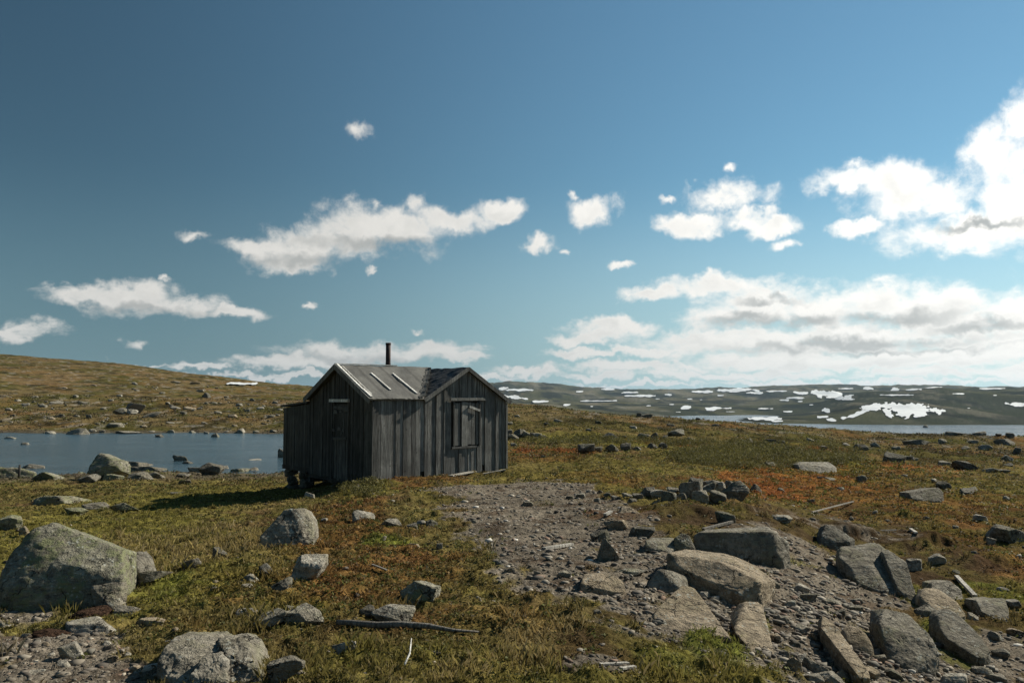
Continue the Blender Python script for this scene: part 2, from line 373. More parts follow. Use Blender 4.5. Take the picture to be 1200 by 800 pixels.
def wood_mat(name, base, streak=.6, pale=(.42,.42,.40), amount=.5):
    m, t, b = material(name, .85, .25)
    at = t.new('ShaderNodeAttribute', attribute_name='tone')
    tc = t.new('ShaderNodeTexCoord')
    mp = t.new('ShaderNodeMapping'); mp.inputs['Scale'].default_value = (26, 26, 1.1); t.l.new(tc.outputs['Object'], mp.inputs[0])
    mp2 = t.new('ShaderNodeMapping'); mp2.inputs['Scale'].default_value = (7, 7, 1.0); t.l.new(tc.outputs['Object'], mp2.inputs[0])
    g1 = t.noise(mp.outputs[0], 2.2, 6, .7); g2 = t.noise(mp2.outputs[0], 1.6, 5, .65); g3 = t.noise(tc.outputs['Object'], 1.3, 4, .6)
    g4 = t.noise(mp.outputs[0], 9, 4, .7)
    col = t.mix(t.ramp(g1, .36, .64), tuple(x*.35 for x in base), tuple(x*1.6 for x in base))
    col = t.mix(t.ramp(g3, .4, .62, 0, .55), col, tuple(x*.45 for x in base))
    ps = t.math('MULTIPLY', t.ramp(g4, .55, .68), t.ramp(g2, .48, .66))
    ps = t.math('MULTIPLY', ps, t.ramp(g3, .4, .6))
    col = t.mix(t.math('MULTIPLY', ps, amount), col, pale)
    col = t.mix(t.math('MULTIPLY', t.ramp(g4, .42, .30), .6), col, (.012,.012,.012))
    v = t.new('ShaderNodeTexVoronoi', feature='F1'); v.inputs['Scale'].default_value = 4.5; t.l.new(tc.outputs['Object'], v.inputs['Vector'])
    col = t.mix(t.ramp(v.outputs['Distance'], .09, .05), col, (.012,.011,.010))
    s = t.vmath('SCALE', col); t.l.new(at.outputs['Fac'], s.node.inputs['Scale'])
    t.l.new(s, b.inputs['Base Color'])
    bump(t, b, t.math('ADD', g1, t.math('MULTIPLY', g4, .5)), .8, .012)
    return m
M_wood = wood_mat('weathered_planks', (.170,.168,.158), amount=1.0)
M_wood_shaded = wood_mat('shaded_weathered_planks', (.094,.091,.082), amount=.5)  # plank copy with the shade of the hut's end side put into its colour
M_wood_pale = wood_mat('pale_bare_wood', (.80,.78,.73), pale=(.85,.84,.8))
M_wood_grey = wood_mat('grey_bare_wood', (.40,.375,.33), pale=(.6,.58,.54))
M_drift = wood_mat('driftwood', (.16,.145,.125), amount=.6)

m, t, b = material('roof_felt', .82, .35)
tc = t.new('ShaderNodeTexCoord'); o_ = tc.outputs['Object']
n1 = t.noise(o_, 1.8, 6, .65); n2 = t.noise(o_, 40, 3, .6); n3 = t.noise(o_, 7, 5, .7)
wv = t.new('ShaderNodeTexWave', wave_type='BANDS', bands_direction='X'); wv.inputs['Scale'].default_value = .42; wv.inputs['Distortion'].default_value = .8; wv.inputs['Detail'].default_value = 3
t.l.new(o_, wv.inputs[0])
col = t.mix(t.ramp(n1, .3, .7), (.080,.079,.074), (.145,.142,.130))
col = t.mix(t.math('MULTIPLY', t.ramp(n3, .52, .7), .5), col, (.06,.058,.052))
col = t.mix(t.math('MULTIPLY', t.ramp(wv.outputs['Fac'], .93, .99), .6), col, (.05,.048,.045))
col = t.mix(t.math('MULTIPLY', t.ramp(n2, .55, .7), .35), col, (.26,.25,.22))
t.l.new(col, b.inputs['Base Color']); bump(t, b, t.math('ADD', n3, t.math('MULTIPLY', n2, .2)), .6, .02)
M_felt = m
m, t, b = material('torn_dark_felt', .6, .4)
g = t.new('ShaderNodeTexCoord'); n = t.noise(g.outputs['Object'], 6, 5, .7)
t.l.new(t.mix(t.ramp(n, .4, .75), (.02,.02,.02), (.085,.08,.072)), b.inputs['Base Color']); bump(t, b, n, .9, .04)
M_felt_dark = m
m, t, b = material('rusty_steel', .75, .5)
g = t.new('ShaderNodeTexCoord'); n = t.noise(g.outputs['Object'], 14, 5, .7)
t.l.new(t.mix(t.ramp(n, .45, .65), (.022,.018,.018), (.085,.035,.028)), b.inputs['Base Color']); b.inputs['Metallic'].default_value = .3
M_pipe = m
m, t, b = material('snow', .55, .3)
g = t.new('ShaderNodeNewGeometry'); n = t.noise(g.outputs['Position'], .03, 5, .7)
t.l.new(t.mix(t.ramp(n, .3, .7), (.58,.60,.62), (.74,.75,.76)), b.inputs['Base Color'])
b.inputs['Base Color'].default_value = (.85,.87,.9,1)
M_snow = m
def water_mat(name, sc, strength, rough, base):
    m, t, b = material(name, rough, .5)
    b.inputs['Base Color'].default_value = (*base, 1); b.inputs['IOR'].default_value = 1.33
    g = t.new('ShaderNodeNewGeometry')
    mp = t.new('ShaderNodeMapping'); mp.inputs['Scale'].default_value = (.6, 1.6, 1); mp.inputs['Rotation'].default_value = (0,0,.35); t.l.new(g.outputs['Position'], mp.inputs[0])
    n1 = t.noise(mp.outputs[0], sc, 5, .65); n2 = t.noise(mp.outputs[0], sc*.12, 3, .5)
    h = t.math('MULTIPLY', n1, t.ramp(n2, .35, .65, .45, 1.0))
    bump(t, b, h, 1.0, strength)
    return m
M_pond = water_mat('pond_water', 3.2, .20, .16, (.050,.088,.112))
M_lake = water_mat('lake_water', .25, 1.2, .15, (.03,.045,.055))

# ------------------------------------------------------------------ ground
SC = []
for (px, py, wd, A_) in ((1085,642,62,.22),(1010,626,50,.18),(885,600,45,.17),(1145,662,34,.14),(805,603,60,.12),(1180,660,26,.16),(1045,608,55,.14),(1120,618,50,.12),(985,604,40,.10),(700,748,60,.04),(870,622,30,.10)):
    c_ = hit(px, py); SC.append((c_[0], c_[1], wd*c_[1]/F, A_))
def scarps(x, y):
    """small eroded peat edges: turf standing above bare soil"""
    h = np.zeros_like(x)
    wob = .30*fbm2(x*1.1, y*.4, 4, 301)+.06*fbm2(x*9, y*9, 2, 302)
    for cx, cy, L, A_ in SC:
        e = (y-cy)-wob-.25*((x-cx)/L)
        up = sstep(-.14, .10, e)*np.exp(-np.clip(e, 0, None)/.8)
        am = np.clip(.75+.9*fbm2(x*.9+cx, y*.2, 2, 303), .15, 1.2)
        h = h+.85*A_*am*up*(1-sstep(.3, 1.1, np.abs(x-cx)/L))
    return h
def micro(x, y, r, w_g):
    """tussocks and stones modelled into the ground sheet; vanishing with distance"""
    v = 1-w_g
    a = np.abs(fbm2(x*2.1, y*2.1, 2, 201))
    h = (.055*(fbm2(x*2.4, y*2.4, 2, 202))+.03*fbm2(x*7, y*7, 2, 203)+.014*fbm2(x*22, y*22, 2, 204)*(1-sstep(14,25,r)))*v
    h = h+(.018*fbm2(x*3, y*3, 2, 205)+.014*fbm2(x*14, y*14, 2, 206)*(1-sstep(14,25,r)))*w_g
    h = h*(1-sstep(120, 260, r))
    h = h+.22*fbm2(x*.35, y*.35, 3, 207)*sstep(25, 60, r)*(1-sstep(300, 500, r))
    h = h+1.0*np.abs(fbm2(x*.012, y*.012, 3, 208))*sstep(600, 1100, r)
    return h+scarps(x, y)
def polar(rr, aa, close=False):
    Rr, Aa = np.meshgrid(rr, aa, indexing='ij')
    return (Rr*np.sin(Aa)).ravel(), (Rr*np.cos(Aa)).ravel()
rr = np.concatenate([np.exp(np.linspace(math.log(.6), math.log(4.2), 60, endpoint=False)),
                     np.exp(np.linspace(math.log(4.2), math.log(30), 520, endpoint=False)),
                     np.exp(np.linspace(math.log(30), math.log(420), 330, endpoint=False)),
                     np.exp(np.linspace(math.log(420), math.log(9000), 170))])
fr = np.linspace(R(-37), R(37), 1000)
bk = np.linspace(R(37), R(323), 110)[1:-1]
aa = np.concatenate([fr, bk]); na = len(aa); nr = len(rr)
X, Y = polar(rr, aa); RR = np.hypot(X, Y)
colr, veg, gw, stw, _ = zones(X, Y)
ZZ = zmacro(X, Y)+micro(X, Y, RR, 1-veg)
i = np.arange(nr-1)[:, None]*na; j = np.arange(na)[None, :]; j2 = (j+1) % na
Fq = np.stack([i+j, i+na+j, i+na+j2, i+j2], -1).reshape(-1, 4)
V = np.stack([X, Y, ZZ], 1)
c0 = len(V); V = np.vstack([V, [[0, 0, .35]]])
me = make_mesh('ground', V, Fq[:, ::-1].copy(), M_ground, True, np.vstack([colr, [OLIVE]]))
ground = link('ground', me); tag(ground, kind='structure')
# check winding
if me.polygons[1000].normal.z < 0: me.flip_normals()
cap = make_mesh('ground_patch', np.vstack([V[:na], [[0,0,.35]]]), [[k, (k+1) % na, na] for k in range(na)], M_ground, True, np.vstack([colr[:na], [OLIVE]]))
if cap.polygons[0].normal.z < 0: cap.flip_normals()
tag(link('ground', cap), kind='structure')

ZG = ZZ.reshape(nr, na)[:, :len(fr)]; LRR = np.log(rr)
def zsurf(x, y):
    """height of the built ground sheet"""
    x = np.asarray(x, float); y = np.asarray(y, float)
    j = np.clip((np.arctan2(x, y)-fr[0])/(fr[1]-fr[0]), 0, len(fr)-1.001); i = np.clip(np.interp(np.log(np.hypot(x, y)), LRR, np.arange(nr)), 0, nr-1.001)
    i0 = i.astype(int); j0 = j.astype(int); fi = i-i0; fj = j-j0
    return (ZG[i0,j0]*(1-fi)+ZG[i0+1,j0]*fi)*(1-fj)+(ZG[i0,j0+1]*(1-fi)+ZG[i0+1,j0+1]*fi)*fj
def hitg(px, py, near=3.2):
    """where the sight line meets the built ground sheet"""
    a, b = slopes(px, py); az_ = math.atan(a); j = (az_-fr[0])/(fr[1]-fr[0])
    if j < 0 or j > len(fr)-1.01: return None
    j0 = int(j); z = ZG[:, j0]*(1-(j-j0))+ZG[:, j0+1]*(j-j0); yy = rr*math.cos(az_)
    d = CZ+b*yy-z; w_ = np.nonzero((d < 0) & (rr > near))[0]
    if len(w_) == 0: return None
    i = w_[0]; y = yy[i] if d[i-1] < 0 else yy[i-1]+(yy[i]-yy[i-1])*d[i-1]/(d[i-1]-d[i])
    return np.array([a*y, y, CZ+b*y])

def sheet(name, x0, x1, y0, y1, z, mat):
    me = make_mesh(name, [(x0,y0,z),(x1,y0,z),(x1,y1,z),(x0,y1,z)], [[0,1,2,3]], mat)
    return tag(link(name, me), kind='structure')
sheet('pond_water', -150, -4.5, 30, 82, WATER, M_pond)
sheet('lake_water', -100, 2600, 200, 2200, LAKE, M_lake)

# ------------------------------------------------------------------ rocks
_ico = {}
def ico(n):
    if n not in _ico:
        bm = bmesh.new(); bmesh.ops.create_icosphere(bm, subdivisions=n, radius=1)
        bm.verts.ensure_lookup_table()
        _ico[n] = (np.array([v.co[:] for v in bm.verts]), np.array([[v.index for v in f.verts] for f in bm.faces])); bm.free()
    return _ico[n]
def poly_rock(N, H, dims, sub, p=14, seed=0, rough=.05, sharp=1.0):
    """rounded convex polytope {N.x <= H} sampled by rays; dims scale the ray directions"""
    D, Fc = ico(sub); D = D*np.asarray(dims)[None, :]; D = D/np.linalg.norm(D, axis=1)[:, None]
    q = np.clip(D@N.T/H[None, :], 1e-6, None)
    r = (q**p).sum(1)**(-1/p)
    V = D*r[:, None]
    size = float(np.mean(np.max(np.abs(V), 0)))
    n1 = fbm3(V/size*1.3+seed*3.1, 4, seed); n2 = fbm3(V/size*5+seed, 3, seed+9)
    n3 = np.abs(fbm3(V/size*2.6+seed*1.7, 3, seed+5)); crack = -np.exp(-(n3/.05)**2)
    n4 = fbm3(V/size*13+seed, 2, seed+13)
    V = V*(1+rough*n1*1.6+rough*.6*n2+rough*.55*crack+rough*.25*n4)[:, None]
    return V, Fc
def random_rock(dims, sub, seed, boxy=.5, p=34, rough=.05, nplanes=9):
    rg = np.random.default_rng(seed)
    N = rg.normal(size=(nplanes, 3)); N /= np.linalg.norm(N, axis=1)[:, None]
    H = rg.uniform(.52, .95, nplanes)
    base = np.array([[0,0,1],[0,0,-1],[1,0,0],[-1,0,0],[0,1,0],[0,-1,0]], float)+rg.normal(size=(6,3))*(.42-.22*boxy)
    base /= np.linalg.norm(base, axis=1)[:, None]
    N = np.vstack([N, base]); H = np.concatenate([H, rg.uniform(.62, .95, 6)])
    V, Fc = poly_rock(N, H, (1,1,1), sub, p, seed, rough)
    lo, hi = V.min(0), V.max(0)
    V = (V-(lo+hi)/2)/(hi-lo)*np.asarray(dims)[None, :]
    return V, Fc
rock_count = 0
def zwet(x, y):
    z = zmacro(x, y); return np.where((x < -4.5) & (y > 30) & (y < 82), np.maximum(z, WATER), z)
def put_rock(px, py, w, h, label, mat=None, name='rock', cat='rock', group=None, depth=.8, sub=None, rz=None, sink=.30, seed=None, boxy=.5, p=110, rough=.05, tilt=0, near=3.2):
    """a rock whose visible foot is at the ground point seen at (px,py); w,h size in photo pixels at its distance"""
    global rock_count
    rock_count += 1
    c = hit(px, py, near=near, fn=zwet)
    if c is None: return None
    Yd = c[1]; W = w*Yd/F; Hh = h*Yd/F
    slope = (CZ-c[2])/Yd
    Dp = max(.32*W, min(W*depth, .75*Hh/max(slope, .02))); Hh = max(.42*Hh, Hh-.65*Dp*slope); seed = seed if seed is not None else 1000+rock_count
    if sub is None: sub = 5 if w > 24 else (4 if w > 11 else 3)
    if h < .34*w: sink = .9
    if c[2] < WATER+.05 and c[0] < -4.5 and Yd < 82: sink = 1.4; Dp = max(Dp, .7*W)
    tot = Hh*(1+sink)+.02
    V, Fc = random_rock((W, Dp, tot), sub, seed, boxy, p, rough)
    if tilt:
        ct, st = math.cos(tilt), math.sin(tilt); V = np.stack([V[:,0]*ct-V[:,2]*st, V[:,1], V[:,0]*st+V[:,2]*ct], 1)
    me = make_mesh(name, V, Fc, mat or M_rock, True)
    o = link(name, me)
    cy = Yd+Dp*.38; cx = c[0]/c[1]*cy
    gz = float(zsurf(np.array([cx]), np.array([cy]))[0]); gz = min(gz, c[2]+.05*Yd/8)
    if c[2] < WATER+.05 and cx < -4.5 and cy < 82: gz = WATER
    o.location = (cx, cy, gz+Hh-tot/2)
    tag(o, label, cat, group)
    return o
def hull_rock(base, pts, depth, label, mat=None, name='boulder', cat='boulder', sub=6, p=60, rough=.022, seed=1, drop=.12, back=.75, group=None):
    """convex stone whose corners stand on sight lines at chosen depths behind its foot point"""
    c = hit(*base); Y0 = c[1]
    P3 = []
    for (px, py, dy) in pts:
        a, b = slopes(px, py); y = Y0+dy; P3.append((a*y, y, CZ+b*y))
    P3 = np.array(P3); cx = P3[:, 0].mean(); g = c[2]-drop
    ext = [(cx+(x-cx)*back, y+depth, g+(z-g)*.80) for x, y, z in P3]
    low = [(x, y, g) for x, y, z in P3]
    A = np.vstack([P3, ext, low, [(x, y, g) for x, y, z in ext]])
    bm = bmesh.new(); [bm.verts.new(v) for v in A]; bm.verts.ensure_lookup_table()
    bmesh.ops.convex_hull(bm, input=bm.verts); bm.normal_update()
    ctr = (A.max(0)+A.min(0))/2; ctr = .5*ctr+.5*A.mean(0)
    N = []; H = []
    for f in bm.faces:
        n = np.array(f.normal[:]); hh = n@(np.array(f.verts[0].co[:])-ctr)
        if np.linalg.norm(n) < .5: continue
        if hh < 0: n = -n; hh = -hh
        dup = False
        for a_, b_ in zip(N, H):
            if a_@n > .985 and abs(b_-hh) < .03: dup = True
        if not dup: N.append(n); H.append(max(hh, .02))
    bm.free()
    V, Fc = poly_rock(np.array(N), np.array(H), (A.max(0)-A.min(0))/2, sub, p, seed, rough)
    me = make_mesh(name, V, Fc, mat or M_rock, True)
    o = link(name, me); o.location = ctr.tolist()
    return tag(o, label, cat, group)

# ---- large stones with their own outline
hull_rock((75,712), [(4,712,0),(75,714,-.05),(144,706,0),(-3,690,.05),(8,655,.25),(36,619,.45),(54,614,.5),(88,629,.5),(120,642,.45),(144,646,.35),(147,680,.05),(62,660,.12),(12,690,-.02)], .55,
          'huge grey boulder with yellow-green lichen at the left edge, the largest in the grass', M_rock_lichen, sub=6, p=110, rough=.03, seed=3)
hull_rock((158,690), [(146,690,.3),(162,682,.3),(165,672,.35),(158,655,.45),(146,645,.5)], .4, 'rounded grey boulder tucked behind the right end of the huge lichen boulder', M_rock, sub=5, rough=.03, seed=5)
hull_rock((337,642), [(303,640,0),(338,644,0),(366,640,.1),(304,628,.05),(318,613,.15),(338,597,.3),(356,595,.35),(366,612,.3),(369,630,.2)], .5,
          'dark pointed boulder standing alone in the heather in front of the hut', M_rock, seed=8, rough=.03)
hull_rock((870,656), [(812,650,0),(870,658,0),(918,659,-.05),(927,652,.1),(812,627,.05),(860,623,.05),(905,622,.1),(925,636,.15),(830,621,.5),(900,617,.6)], .3,
          'long dark rectangular slab with a pale top edge lying on the gravel bank', M_rock, name='rock_slab', cat='rock slab', seed=12, p=110, rough=.024)
hull_rock((805,646), [(790,645,0),(814,646,0),(790,630,.03),(799,624,.1),(808,627,.1),(815,642,.05)], .18, 'small upright dark stone leaning at the left end of the long slab', M_rock_dark, seed=14)
hull_rock((775,648), [(756,640,0),(770,650,-.02),(786,648,0),(757,634,.05),(792,637,.2),(765,632,.3),(800,632,.4)], .3, 'low wedge stone left of the small upright dark stone', M_rock, seed=15, name='rock_slab', cat='rock slab', p=110)
hull_rock((840,694), [(784,653,.15),(800,668,.0),(835,686,-.15),(868,700,-.3),(892,700,-.25),(782,647,.2),(850,667,-.05),(893,682,-.2),(805,643,.75),(850,648,.85),(885,662,.6),(905,680,.1)], .2,
          'tilted slab sprinkled with grit and a dark undercut front edge below the long slab', M_rock_tan, name='rock_slab', cat='rock slab', seed=17, p=110, rough=.022, drop=.1, back=.95)
hull_rock((783,694), [(758,692,0),(776,694,-.02),(800,690,0),(759,686,.03),(774,666,.12),(786,668,.2),(806,676,.25),(808,690,.15)], .25, 'blocky pointed grey stone at the head of the flat triangular slab', M_rock, seed=20, sub=5)
hull_rock((800,735), [(765,720,.15),(770,735,-.02),(810,737,-.02),(856,747,-.2),(850,740,-.1),(800,685,.75),(815,690,.7),(770,712,.25),(830,712,.3)], .1,
          'flat triangular bedrock slab beside the bright moss', M_rock_tan, name='rock_slab', cat='rock slab', seed=23, p=110, rough=.022, drop=.12, back=.9)
hull_rock((885,760), [(862,742,.1),(880,762,.0),(905,787,-.25),(912,784,-.2),(860,735,.25),(872,704,.75),(888,704,.75),(898,730,.35),(905,755,.1)], .12,
          'long narrow flat slab running down from the gravel to the lower edge', M_rock_tan, name='rock_slab', cat='rock slab', seed=25, p=110, rough=.022, drop=.12)
hull_rock((1020,690), [(992,672,.25),(1005,682,.05),(1040,700,-.15),(1062,708,-.3),(982,652,.5),(985,640,.7),(1022,635,.85),(1032,637,.8),(1060,675,.2),(1072,706,-.2),(1018,661,.25),(1040,690,-.1)], .25,
          'massive tilted grey slab with a dark underside on the right bank', M_rock, name='rock_slab', cat='rock slab', seed=27, p=110, rough=.03, sub=6, drop=.15)
hull_rock((1065,705), [(1052,690,.2),(1070,708,.0),(1076,706,.0),(1033,645,.75),(1040,643,.8),(1062,658,.55),(1070,690,.2)], .15, 'thin upright slab split off the right side of the massive tilted slab', M_rock, name='rock_slab', cat='rock slab', seed=29, p=110, rough=.03)
hull_rock((1065,784), [(1040,770,.1),(1070,788,-.05),(1096,788,0),(1030,730,.35),(1036,712,.6),(1062,718,.6),(1085,738,.35),(1101,765,.1)], .3,
          'broad speckled grey boulder low on the right bank below the massive slab', M_rock, seed=31, p=60, rough=.035, sub=6)
hull_rock((1010,770), [(990,760,.1),(1008,773,0),(1024,772,.02),(988,742,.2),(994,731,.3),(1010,732,.3),(1025,746,.15),(1029,764,.05)], .2,
          'smooth egg-shaped tan boulder on the right bank', M_rock_tan, seed=33, p=6, rough=.012, sub=5)
hull_rock((1105,722), [(1079,712,.1),(1100,716,.0),(1128,723,-.05),(1078,698,.2),(1084,688,.35),(1100,690,.4),(1120,703,.2),(1132,720,.0)], .2,
          'pale-topped wedge stone above the dark diagonal slab on the right bank', M_rock_tan, seed=35, rough=.025)
hull_rock((1110,703), [(1090,696,.1),(1126,704,.0),(1092,683,.3),(1112,680,.35),(1126,690,.2),(1129,700,.1)], .3, 'flat dark stone behind the pale-topped wedge stone', M_rock, seed=36, rough=.025)
hull_rock((1130,770), [(1099,735,.3),(1120,760,.0),(1145,776,-.2),(1158,776,-.2),(1100,718,.5),(1110,711,.6),(1122,718,.5),(1148,742,.15),(1161,766,-.1)], .22,
          'long dark stone pointing diagonally down the right bank', M_rock, name='rock_slab', cat='rock slab', seed=38, p=24, rough=.025)
hull_rock((1165,728), [(1150,716,.1),(1172,728,.0),(1180,728,.0),(1144,703,.3),(1160,702,.4),(1178,701,.35),(1182,715,.15)], .3, 'dark square-topped stone at the right edge of the bank', M_rock, seed=40, rough=.025)
hull_rock((985,790), [(962,735,.45),(985,765,.05),(1012,794,-.3),(1020,794,-.3),(964,720,.7),(975,728,.6),(992,758,.15),(1018,786,-.2)], .08, 'narrow flat slab running diagonally under the egg-shaped boulder', M_rock_tan, name='rock_slab', cat='rock slab', seed=41, p=110, rough=.012, drop=.1)
hull_rock((960,638), [(960,637,0),(975,640,-.02),(996,634,.05),(962,628,.05),(968,615,.2),(978,616,.25),(1002,632,.2)], .3, 'dark wedge-shaped stone above the massive tilted slab', M_rock_dark, seed=42, rough=.025)
hull_rock((1085,588), [(1068,584,.1),(1090,588,0),(1101,587,.0),(1064,577,.3),(1098,571,.5),(1106,577,.3)], .6, 'flat grey block lying on the brown heath at the right', M_rock, seed=44, rough=.025, name='rock_slab', cat='rock slab')
hull_rock((960,555), [(936,550,.2),(955,556,.0),(978,557,.0),(935,544,.4),(940,541,.7),(972,541,.9),(981,548,.4)], 1.0, 'long flat-topped grey rock beside the red heath', M_rock_pale, seed=45, rough=.03, name='rock_slab', cat='rock slab')
hull_rock((705,696), [(681,692,.02),(700,697,0),(728,694,.02),(680,682,.05),(684,673,.25),(718,671,.3),(731,682,.15),(733,690,.08)], .25, 'loaf-shaped stone with a pale tan top on the dark gravel', M_rock_tan, seed=46, rough=.03, p=60)
# cluster at the bottom left
hull_rock((215,800), [(184,794,.05),(215,812,-.1),(243,785,.02),(183,775,.1),(192,756,.2),(203,746,.35),(235,744,.45),(257,749,.4),(258,765,.2)], .3, 'grey stone with a smooth shaded face, left of the cluster at the lower edge', M_rock, seed=50, rough=.05, p=60)
hull_rock((245,806), [(222,806,0),(268,806,0),(222,790,.03),(238,768,.15),(258,764,.2),(267,772,.15)], .2, 'triangular pale stone at the front of the cluster at the lower edge', M_rock_pale, seed=52, rough=.05, p=60, drop=.2)
hull_rock((290,808), [(268,808,.1),(306,808,.1),(262,765,.25),(252,746,.5),(280,745,.5),(294,760,.35),(306,790,.15)], .3, 'dark and pale lichened stone at the back right of the cluster at the lower edge', M_rock, seed=53, rough=.06, p=60, drop=.2)
put_rock(335,808,44,36,'rounded grey stone on its own just right of the cluster at the lower edge', M_rock, 'boulder','boulder')

# ---- smaller stones: (px, foot py, w, h, label, material letter)
MT = {'g': M_rock, 'p': M_rock_pale, 't': M_rock_tan, 'd': M_rock_dark, 'l': M_rock_lichen}
unique = [
 (127,714,42,34,'dark round stone in front of the huge lichen boulder','g'),
 (113,741,92,20,'low whale-backed stone below the dark turf clods','p'),
 (148,718,30,13,'small two-tone stone right of the dark turf clods','g'),
 (178,737,34,15,'flat pinkish stone on the bare soil right of the whale-backed stone','t'),
 (86,771,28,22,'whitish stone on the bare soil at the lower left','p'),
 (74,781,22,9,'flat white stone on the bare soil nearest the lower left corner','p'),
 (178,683,38,15,'flat stone in the grass right of the huge lichen boulder','g'),
 (225,667,27,13,'small block-shaped grey stone in the grass between the two big boulders','g'),
 (262,653,26,11,'low dark stone where the green grass meets the heather','d'),
 (363,681,42,30,'angular stone block with a bright right face, below the dark pointed boulder','p'),
 (330,694,26,16,'grey stone left below the angular block','g'),
 (312,672,18,14,'small upright stone of the trio left of the angular block','g'),
 (294,680,24,12,'pale flat stone of the trio left of the angular block','p'),
 (290,692,17,7,'tiny grey stone under the trio left of the angular block','g'),
 (338,714,17,12,'small dark stone above the pale mottled rock','d'),
 (357,734,50,24,'pale mottled angular rock in the grass above the lower edge','p'),
 (319,737,38,20,'half-buried pale rock left of the mottled angular rock','p'),
 (291,724,28,13,'thin pale rib of rock poking from the grass','p'),
 (405,762,34,20,'round whitish stone below the left end of the driftwood','p'),
 (363,586,14,10,'pale stone at the edge of the hut shadow','p'),
 (426,611,28,12,'pale split stone on the heather bank, left of a rounder one','p'),
 (459,617,27,13,'rounded pale stone on the heather bank','p'),
 (494,615,14,7,'small pale flat stone where heather meets gravel','p'),
 (506,619,14,12,'small dark upright stone where heather meets gravel','d'),
 (482,621,18,7,'low dark stone between the two pale stones and the gravel','d'),
 (482,642,22,8,'pale flat stone below the bright green moss strip','t'),
 (515,644,8,8,'tiny stone standing on the bright green moss strip','g'),
 (493,704,46,30,'lichen-spotted grey boulder in the grass above the driftwood','l'),
 (430,721,20,14,'dark stone left of the white rock above the driftwood','d'),
 (461,729,52,20,'white-topped angular rock just above the driftwood','p'),
 (618,593,15,6,'small grey stone lying alone high on the gravel path','g'),
 (598,671,12,7,'small reddish-brown lump on the dark gravel','t'),
 (661,678,18,10,'small white stone left of the loaf-shaped stone','p'),
 (713,657,26,28,'upright grey stone standing on the gravel','g'),
 (704,635,25,17,'grey stone just behind the upright one on the gravel','g'),
 (722,620,30,13,'smooth tan stone behind the two grey gravel stones','t'),
 (752,629,30,14,'nearly black stone right of the smooth tan stone','d'),
 (740,675,32,7,'flat greenish stone flush with the ground behind the loaf-shaped stone','g'),
 (737,601,26,8,'flat tan stone on the soil bank behind the smooth tan stone','t'),
 (850,614,24,15,'dark stone set in the hollow below the rock pile','d'),
 (916,611,28,8,'pale flat stone on the bank right of the rock pile','p'),
 (1069,669,26,17,'rounded pale stone right of the massive tilted slab','p'),
 (1097,661,20,13,'boxy pale stone on the bare peat','p'),
 (955,790,30,26,'blocky grey stone at the foot of the bank below the pebbles','g'),
 (940,778,15,13,'small round pale stone beside the blocky grey stone','p'),
 (929,786,20,20,'tan wedge stone left of the blocky stones at the foot of the bank','t'),
 (975,803,36,22,'jagged dark stone cut by the lower edge below the egg-shaped boulder','g'),
 (1116,807,40,22,'pale stone cut by the lower edge right of the broad speckled boulder','p'),
 (1085,706,20,14,'small grey stone wedged between slab and bank','g'),
 (1085,722,26,14,'rough grey stone left of the dark diagonal stone','g'),
 (1137,579,27,9,'humped mossy brown stone on the right heath','d'),
 (1104,573,20,11,'dark pointed stone behind the flat grey block','d'),
 (1180,637,42,24,'dark craggy rock at the right edge of the heath','g'),
 (1160,639,14,9,'small white stone left of the dark craggy rock','p'),
 (1150,611,18,9,'small pale stone on the right heath above the craggy rock','p'),
 (970,563,24,5,'flat pale stone in front of the long flat-topped rock','p'),
 (1010,565,11,8,'small dark stone on the heath right of the long flat-topped rock','d'),
 (902,548,13,7,'small grey stone between red heath and green scrub','g'),
 (1047,542,28,16,'dark heaped boulder on the right heath','d'),
 (1129,551,32,13,'dark flat-sided boulder in the right middle distance','d'),
 (1106,546,14,7,'grey boulder left of the dark flat-sided boulder','g'),
 (128,560,44,30,'big pale boulder on the near pond shore','l'),
 (148,548,56,11,'long low ledge of rock behind the pale shore boulder','g'),
 (249,556,28,15,'dark domed boulder on the near pond shore','d'),
 (104,565,24,9,'dark low stone in front of the pale shore boulder','d'),
 (176,552,44,8,'row-like grey ledge right of the pale shore boulder','g'),
 (20,560,60,18,'pale flat shore rock at the left edge','l'),
 (56,563,34,12,'pale shore rock right of the one at the left edge','l'),
 (60,592,68,17,'long flat mossy rock in the meadow by the pond','l'),
 (88,604,26,11,'small mossy rock in front of the long flat one','l'),
 (112,597,32,8,'thin flat rock in the meadow','g'),
 (147,600,30,13,'pale slanted rock in the meadow','l'),
 (14,621,32,18,'pale rock at the left edge behind the huge boulder','l'),
 (28,627,14,13,'small reddish stone touching the pale rock at the left edge','t'),
 (211,579,32,4,'thin dark slab lying on the meadow left of the hut shadow','d'),
 (216,567,15,6,'small grey hump near the thin dark slab','g'),
 (758,489,14,5,'square dark block on the moor skyline','d'),
 (749,489,6,5,'small stone touching the square dark block on the skyline','d'),
 (160,485,26,13,'dark cubic boulder on the hillside beyond the pond','d'),
 (178,490,22,8,'pale stone at the foot of the dark cubic boulder','g'),
 (141,486,15,8,'dark stone left of the cubic boulder on the hillside','d'),
 (155,486,12,7,'pale stone in front of the cubic boulder','p'),
 (242,466,9,6,'dark stone high on the hillside beyond the pond','d'),
 (90,509,26,8,'rock breaking the far waterline of the pond','p'),
 (150,508,36,4,'long low rock along the far waterline of the pond','p'),
 (282,507,13,6,'small rock on the far shore near the hut','p'),
 (135,501,18,5,'grey rock on the slope above the far waterline','g'),
]
